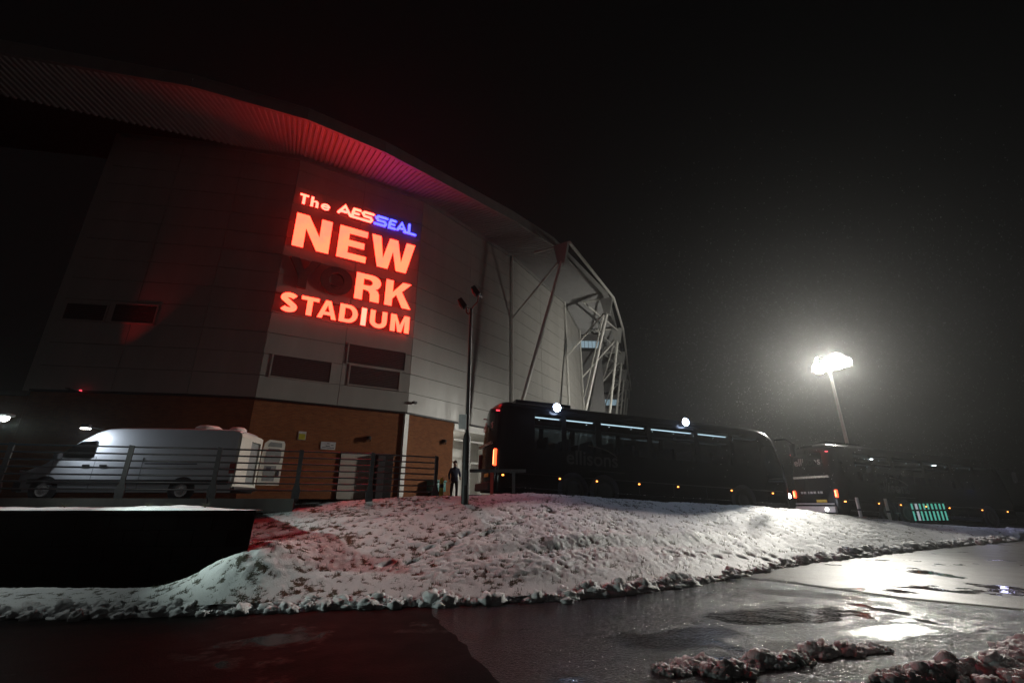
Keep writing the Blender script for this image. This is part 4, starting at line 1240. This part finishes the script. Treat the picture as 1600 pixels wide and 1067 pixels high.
# ------------------------------------------------------------------ things in front of the far coach
def gz(x, y): return float(plateau(np.array(x), np.array(y)))
def on_bank(x, y): return float(bank_h(np.array(x), np.array(y)))
r = empty('teal_glow_barrier', (19.0, 23.05, gz(19, 23.05) - .02), (0, 0, R(18))); tag(r, 'low barrier of bars given a teal glow of their own in front of the far coach', 'barrier')
for k in range(9):  # bars emit by themselves, built in place of an unexplained teal light
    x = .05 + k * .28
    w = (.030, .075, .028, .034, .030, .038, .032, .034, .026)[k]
    MB().box(x, x + w, -.03, .03, .10, .52).build('bar', MT['e_teal'] if k != 1 else MT['e_palebar'], r)
    MB().box(x, x + w, -.03, .03, .60, .86).build('bar', MT['e_teal'] if k != 1 else MT['e_palebar'], r)
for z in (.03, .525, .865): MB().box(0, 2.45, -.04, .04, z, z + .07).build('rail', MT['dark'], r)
for (x, y, h, lb) in ((15.75, 22.0, .95, 'slim white marker post behind the coach wheel, the left of two'), (17.7, 22.85, 1.0, 'slim white marker post nearer the glowing teal bars')):
    g = gz(x, y)
    r = empty('marker_post', (x, y, g)); tag(r, lb, 'post', 'white posts beside the far coach')
    MB().cbox(-.06, .06, -.03, .03, -.1, .38, .01).build('post_foot', MT['white'], r)
    MB().cbox(-.06, .06, -.03, .03, .46, h, .01).build('post_head', MT['white'], r); MB().box(-.055, .055, -.025, .025, .38, .46).build('band', MT['ink'], r)

# ------------------------------------------------------------------ white van, rear doors open
van = empty('delivery_van', (-17.45, 16.66, 1.70), (0, 0, R(6)))
tag(van, 'white high roof van parked behind the railing with rear door open', 'van')
VW = 1.98
vst = [(0.0, .86, .22), (.06, .98, .10), (.25, 1.08, .04), (.75, 1.30, .0), (1.2, 1.68, .0), (1.75, 2.13, .0), (2.15, 2.44, 0), (2.45, 2.56, 0), (2.9, 2.60, 0), (4.05, 2.61, 0), (5.6, 2.61, 0), (6.9, 2.60, 0), (7.12, 2.55, .01), (7.2, 2.46, .03)]
lv = [(.28, .05), (.45, 0), (.70, 0), (.95, 0), (1.25, 0), (1.50, .01), (1.95, .06), (2.25, .10)]
verts = []; RN = 0
for (x, Hs, ins) in vst:
    half = []
    for z, y in lv:
        half.append((y, min(z, Hs - .16 * min(1, Hs / 2.0))))
    top = Hs
    yt = .10 if Hs > 2.2 else .02
    half += [(yt + .05, top - .07), (yt + .16, top - .02), (yt + .45, top)]
    ring = half + [(VW - y, z) for y, z in reversed(half)]
    RN = len(ring)
    for y, z in ring: verts.append((x, VW/2 + (y - VW/2) * (1 - 2*ins/VW), z))
mb = MB(); mb.v = verts; nv = len(vst)
mb.f = [(i*RN+j, (i+1)*RN+j, (i+1)*RN+j+1, i*RN+j+1) for i in range(nv-1) for j in range(RN-1)]
mb.f.append(tuple(range(RN)))
mb.f += [(i*RN, i*RN+RN-1, (i+1)*RN+RN-1, (i+1)*RN) for i in range(nv-1)]
me_v = mb.build('body', MT['vanwhite'], van, smooth=32)
# rear frame ring of the open load bay, floor and dark inside
rr = MB()
rr.box(7.19, 7.26, .0, .16, .45, 2.42).box(7.19, 7.26, VW-.16, VW, .45, 2.42).box(7.19, 7.26, .16, VW-.16, 2.22, 2.45).box(7.19, 7.27, .16, VW-.16, .42, .60)
rr.build('rear_frame', MT['vancream'], van)
MB().box(7.17, 7.185, .17, VW-.17, .61, 2.21).build('load_bay', MT['vangrey'], van)
# side window, windscreen, mirrors, seams
MB().prism([(1.02, 1.47), (1.80, 2.02), (2.30, 2.08), (2.34, 1.50), (2.22, 1.44)], -.008, .05).build('side_window', MT['darkglass'], van)
MB().add([(.80, .18, 1.33), (.80, VW-.18, 1.33), (2.08, VW-.28, 2.42), (2.08, .28, 2.42)], [(0,1,2,3)]).build('windscreen', MT['darkglass'], van, fix=False).location = (-.02, 0, .022)
mr = MB().cbox(1.18, 1.36, -.26, -.06, 1.36, 1.66, .03).build('mirror', MT['vanplastic'], van); MB().box(1.22, 1.30, -.07, .02, 1.40, 1.46).build('mirror_arm', MT['vanplastic'], mr)
MB().cbox(.42, 7.1, -.022, .004, .56, .72, .006).build('side_moulding', MT['vanplastic'], van)
for (x, z0, z1) in ((2.42, .36, 2.2), (4.02, .36, 2.2), (1.05, .75, 1.35)):
    MB().box(x, x + .012, -.003, .003 if z1 < 1.5 else .012, z0, min(z1, 1.49)).build('panel_seam', MT['ink'], van)
MB().box(4.1, 5.9, -.006, .002, 1.26, 1.30).build('slide_rail', MT['ink'], van)
for x in (2.05, 2.62): MB().cbox(x, x + .24, -.035, .002, 1.17, 1.23, .012).build('door_handle', MT['vanplastic'], van)
for x in (1.0, 5.55):
    wl = MB().lathe([(.12, -.01), (.28, -.015), (.34, .0), (.355, .06), (.35, .22)], (x, 0, .35), 26, 'Y').build('wheel', MT['tyre'], van, smooth=40)
    MB().lathe([(.03, -.028), (.08, -.026), (.15, -.012), (.22, -.024), (.22, -.014)], (x, 0, .35), 20, 'Y').build('rim', MT['silver'], wl, smooth=40)
    MB().lathe([(.39, -.006), (.39, .004), (.455, .004), (.455, -.006)], (x, 0, .37), 28, 'Y').build('wheel_arch', MT['vanplastic'], van, smooth=40)
for y in (.16, VW - .16): MB().cbox(.02, .34, y - .14, y + .14, .86, 1.03, .03).build('headlamp', MT['clearglass'], van)
MB().cbox(-.06, .30, .06, VW - .06, .30, .62, .04).build('front_bumper', MT['vanplastic'], van)
MB().cbox(7.15, 7.34, .04, VW - .04, .36, .50, .03).build('rear_bumper', MT['vanplastic'], van)
MB().cbox(7.05, 7.255, -.012, .06, .95, 1.32, .01).build('tail_lamp', MT['redpaint_redlit'], van)
MB().lathe([(.02, .20), (.34, .19), (.45, .12), (.48, .0)], (5.55, .95, 2.60), 22).build('roof_vent', MT['white'], van, smooth=50)
MB().lathe([(.02, .16), (.22, .15), (.30, .09), (.32, .0)], (6.65, .95, 2.60), 22).build('roof_vent', MT['white'], van, smooth=50)
wlm = MB().box(2.05, 2.12, -.34, .30, 2.50, 2.54).build('work_light', MT['dark'], van)
MB().cbox(1.94, 2.22, -.48, -.32, 2.46, 2.60, .02).build('lamp_housing', MT['dark'], wlm)
MB().box(1.96, 2.20, -.485, -.33, 2.435, 2.457).build('lamp_glass', MT['e_white'], wlm)
lamp('work_lamp', 'AREA', (2.08, -.42, 2.42), 42, (0.80, 0.90, 1.0), wlm, 0.18, (3.4, -.42, 0.0))
# open rear door, inner side towards the railing
def vdoor(hx, hy, ang):
    dm = Matrix.Translation((hx, hy, 0)) @ Matrix.Rotation(ang, 4, 'Z')
    ol = [(0, .62), (.86, .62), (.86, 2.30), (.80, 2.42), (.22, 2.45), (.06, 2.30), (0, 1.7)]
    d = MB().prism(ol, 0, .06, m=dm).build('rear_door', MT['vancream'], van)
    MB().prism([(.14, 1.50), (.72, 1.50), (.76, 1.70), (.74, 2.02), (.66, 2.10), (.24, 2.10), (.16, 1.98)], -.012, -.002, m=dm).build('upper_lining', MT['vangrey'], d)
    MB().prism([(.16, .78), (.62, .78), (.64, 1.40), (.18, 1.40)], -.012, -.002, m=dm).build('lower_lining', MT['vangrey'], d)
    MB().prism([(.18, 2.16), (.74, 2.16), (.72, 2.34), (.26, 2.36)], -.012, -.002, m=dm).build('top_recess', MT['vangrey'], d)
    MB().box(.70, .78, -.03, -.002, 1.0, 1.2, dm).build('door_latch', MT['ink'], d)
    MB().box(.26, .44, -.022, -.013, 1.24, 1.34, dm).build('grab_handle', MT['ink'], d)
vdoor(7.30, VW - .02, R(36))
MB().prism([(7.262, .66), (7.30, .66), (7.30, 2.30), (7.262, 2.40)], -.0, .90).build('rear_door', MT['vancream'], van).rotation_euler = (0, 0, 0)

# ------------------------------------------------------------------ person by the entrance
def person(loc, rz):
    J = {'pelvis': ((0, 0, .95), .15), 'waist': ((0, .01, 1.12), .145), 'chest': ((0, .0, 1.33), .165), 'neck': ((0, -.01, 1.50), .06), 'head0': ((0, -.03, 1.60), .085), 'head1': ((0, -.03, 1.72), .088),
         'shl': ((.19, 0, 1.42), .07), 'ell': ((.27, .02, 1.16), .052), 'wrl': ((.22, -.16, 1.02), .04), 'hl': ((.19, -.23, 1.01), .035),
         'shr': ((-.19, 0, 1.42), .07), 'elr': ((-.27, .03, 1.16), .052), 'wrr': ((-.26, -.06, .93), .04), 'hr': ((-.25, -.09, .85), .035),
         'hipl': ((.10, 0, .88), .10), 'knl': ((.12, -.03, .50), .07), 'anl': ((.12, .02, .09), .05), 'tol': ((.13, -.14, .04), .04),
         'hipr': ((-.10, 0, .88), .10), 'knr': ((-.12, .03, .50), .07), 'anr': ((-.13, .06, .09), .05), 'tor': ((-.14, -.10, .04), .04)}
    Ed = [('pelvis','waist'),('waist','chest'),('chest','neck'),('neck','head0'),('head0','head1'),('chest','shl'),('shl','ell'),('ell','wrl'),('wrl','hl'),('chest','shr'),('shr','elr'),('elr','wrr'),('wrr','hr'),
          ('pelvis','hipl'),('hipl','knl'),('knl','anl'),('anl','tol'),('pelvis','hipr'),('hipr','knr'),('knr','anr'),('anr','tor')]
    names = list(J); ix = {k: i for i, k in enumerate(names)}
    # five short finger chains on each hand, the thumb from the side of the palm
    vs_ = [J[k][0] for k in names]; rad = [J[k][1] for k in names]; es = [(ix[a], ix[b]) for a, b in Ed]
    for h, s in (('hl', 1), ('hr', -1)):
        b = Vector(J[h][0])
        for dx, l in ((-.028, .075), (-.009, .085), (.010, .08), (.027, .062)):
            vs_.append(tuple(b + Vector((dx, -.03, -.03)))); rad.append(.010); es.append((ix[h], len(vs_) - 1))
            vs_.append(tuple(b + Vector((dx, -.03 - l*.5, -.03 - l*.6)))); rad.append(.008); es.append((len(vs_) - 2, len(vs_) - 1))
        vs_.append(tuple(b + Vector((-s*.045, -.02, .0)))); rad.append(.011); es.append((ix[h], len(vs_) - 1))
        vs_.append(tuple(b + Vector((-s*.055, -.06, -.02)))); rad.append(.009); es.append((len(vs_) - 2, len(vs_) - 1))
    me = bpy.data.meshes.new('person'); me.from_pydata(vs_, es, [])
    o = bpy.data.objects.new('person', me); col.objects.link(o)
    sk = o.modifiers.new('skin', 'SKIN'); sb = o.modifiers.new('sub', 'SUBSURF'); sb.levels = 2; sb.render_levels = 2
    for i, v in enumerate(me.skin_vertices[0].data):
        v.radius = (rad[i], rad[i]); v.use_root = (i == 0)
    bpy.context.view_layer.update()
    m2 = bpy.data.meshes.new_from_object(o.evaluated_get(bpy.context.evaluated_depsgraph_get()))
    bpy.data.objects.remove(o)
    m2.materials.clear()
    for k in ('navy', 'cloth', 'skin'): m2.materials.append(MT[k])
    for p in m2.polygons:
        c = p.center
        hand = (Vector(c) - Vector(J['hl'][0])).length < .11 or (Vector(c) - Vector(J['hr'][0])).length < .11
        p.material_index = 2 if (c.z > 1.53 or hand) else (0 if c.z > .88 else 1)
    m2.shade_smooth()
    root = link('person', m2); root.location = loc; root.rotation_euler = (0, 0, rz)
    bm = bmesh.new(); bmesh.ops.create_icosphere(bm, subdivisions=3, radius=.108)
    for v in list(bm.verts):
        if v.co.z < -.015 and v.co.y < .03: bm.verts.remove(v)
    hm = bpy.data.meshes.new('hair'); bm.to_mesh(hm); bm.free(); hm.materials.append(MT['hair']); hm.shade_smooth()
    hr = link('hair', hm, root); hr.location = (0, -.02, 1.73)
    fc = MB()
    fc.cbox(-.012, .012, -.142, -.115, 1.635, 1.675, .005); fc.build('nose', MT['skin'], root)
    for x in (-.035, .035): MB().lathe([(.004, -.008), (.011, 0), (.004, .008)], (x, -.114, 1.69), 10, 'Y').build('eye', MT['ink'], root)
    MB().box(-.025, .025, -.117, -.112, 1.605, 1.612).build('mouth', MT['redpaint_redlit'], root)
    MB().cbox(-.05, .05, .10, .16, 1.15, 1.40, .02).build('rucksack', MT['cloth'], root)
    return root
p = person((-2.70, 22.3, 1.71), R(25))
tag(p, 'person in a dark navy jacket standing by the entrance behind the railing', 'person')

# ------------------------------------------------------------------ sleet in the air
mb = MB()
for _ in range(9000):
    x, y, z = random.uniform(6, 38), random.uniform(14, 42), random.uniform(2.2, 17)
    s = random.uniform(.005, .010)
    mb.add([(x - s, y, z), (x + s, y, z), (x, y + s, z), (x, y, z + s * 2.5)], [(0, 2, 1), (0, 1, 3), (1, 2, 3), (2, 0, 3)])
for _ in range(3500):
    x, y, z = random.gauss(21, 5), random.gauss(28, 5), random.uniform(4, 17)
    s = random.uniform(.008, .015)
    mb.add([(x - s, y, z), (x + s, y, z), (x, y + s, z), (x, y, z + s * 2.5)], [(0, 2, 1), (0, 1, 3), (1, 2, 3), (2, 0, 3)])
tag(mb.build('falling_sleet', MT['snowclean'], fix=False), 'fine sleet falling through the floodlight glow', 'sleet', kind='stuff')

# ------------------------------------------------------------------ the damp air
mb = MB().box(-170, 170, -60, 190, -1.1, 32)
hz = mb.build('haze', MT['dark'])
hm = bpy.data.materials.new('damp_air'); hm.use_nodes = True
nt = hm.node_tree; nt.nodes.clear()
o_ = nt.nodes.new('ShaderNodeOutputMaterial'); pv = nt.nodes.new('ShaderNodeVolumePrincipled')
pv.inputs['Color'].default_value = (0.92, 0.93, 0.92, 1)
pv.inputs['Density'].default_value = HAZE
pv.inputs['Anisotropy'].default_value = 0.80
nt.links.new(pv.outputs[0], o_.inputs['Volume'])
hz.data.materials.clear(); hz.data.materials.append(hm)
tag(hz, 'thin lit mist around the floodlight', 'haze', kind='stuff')
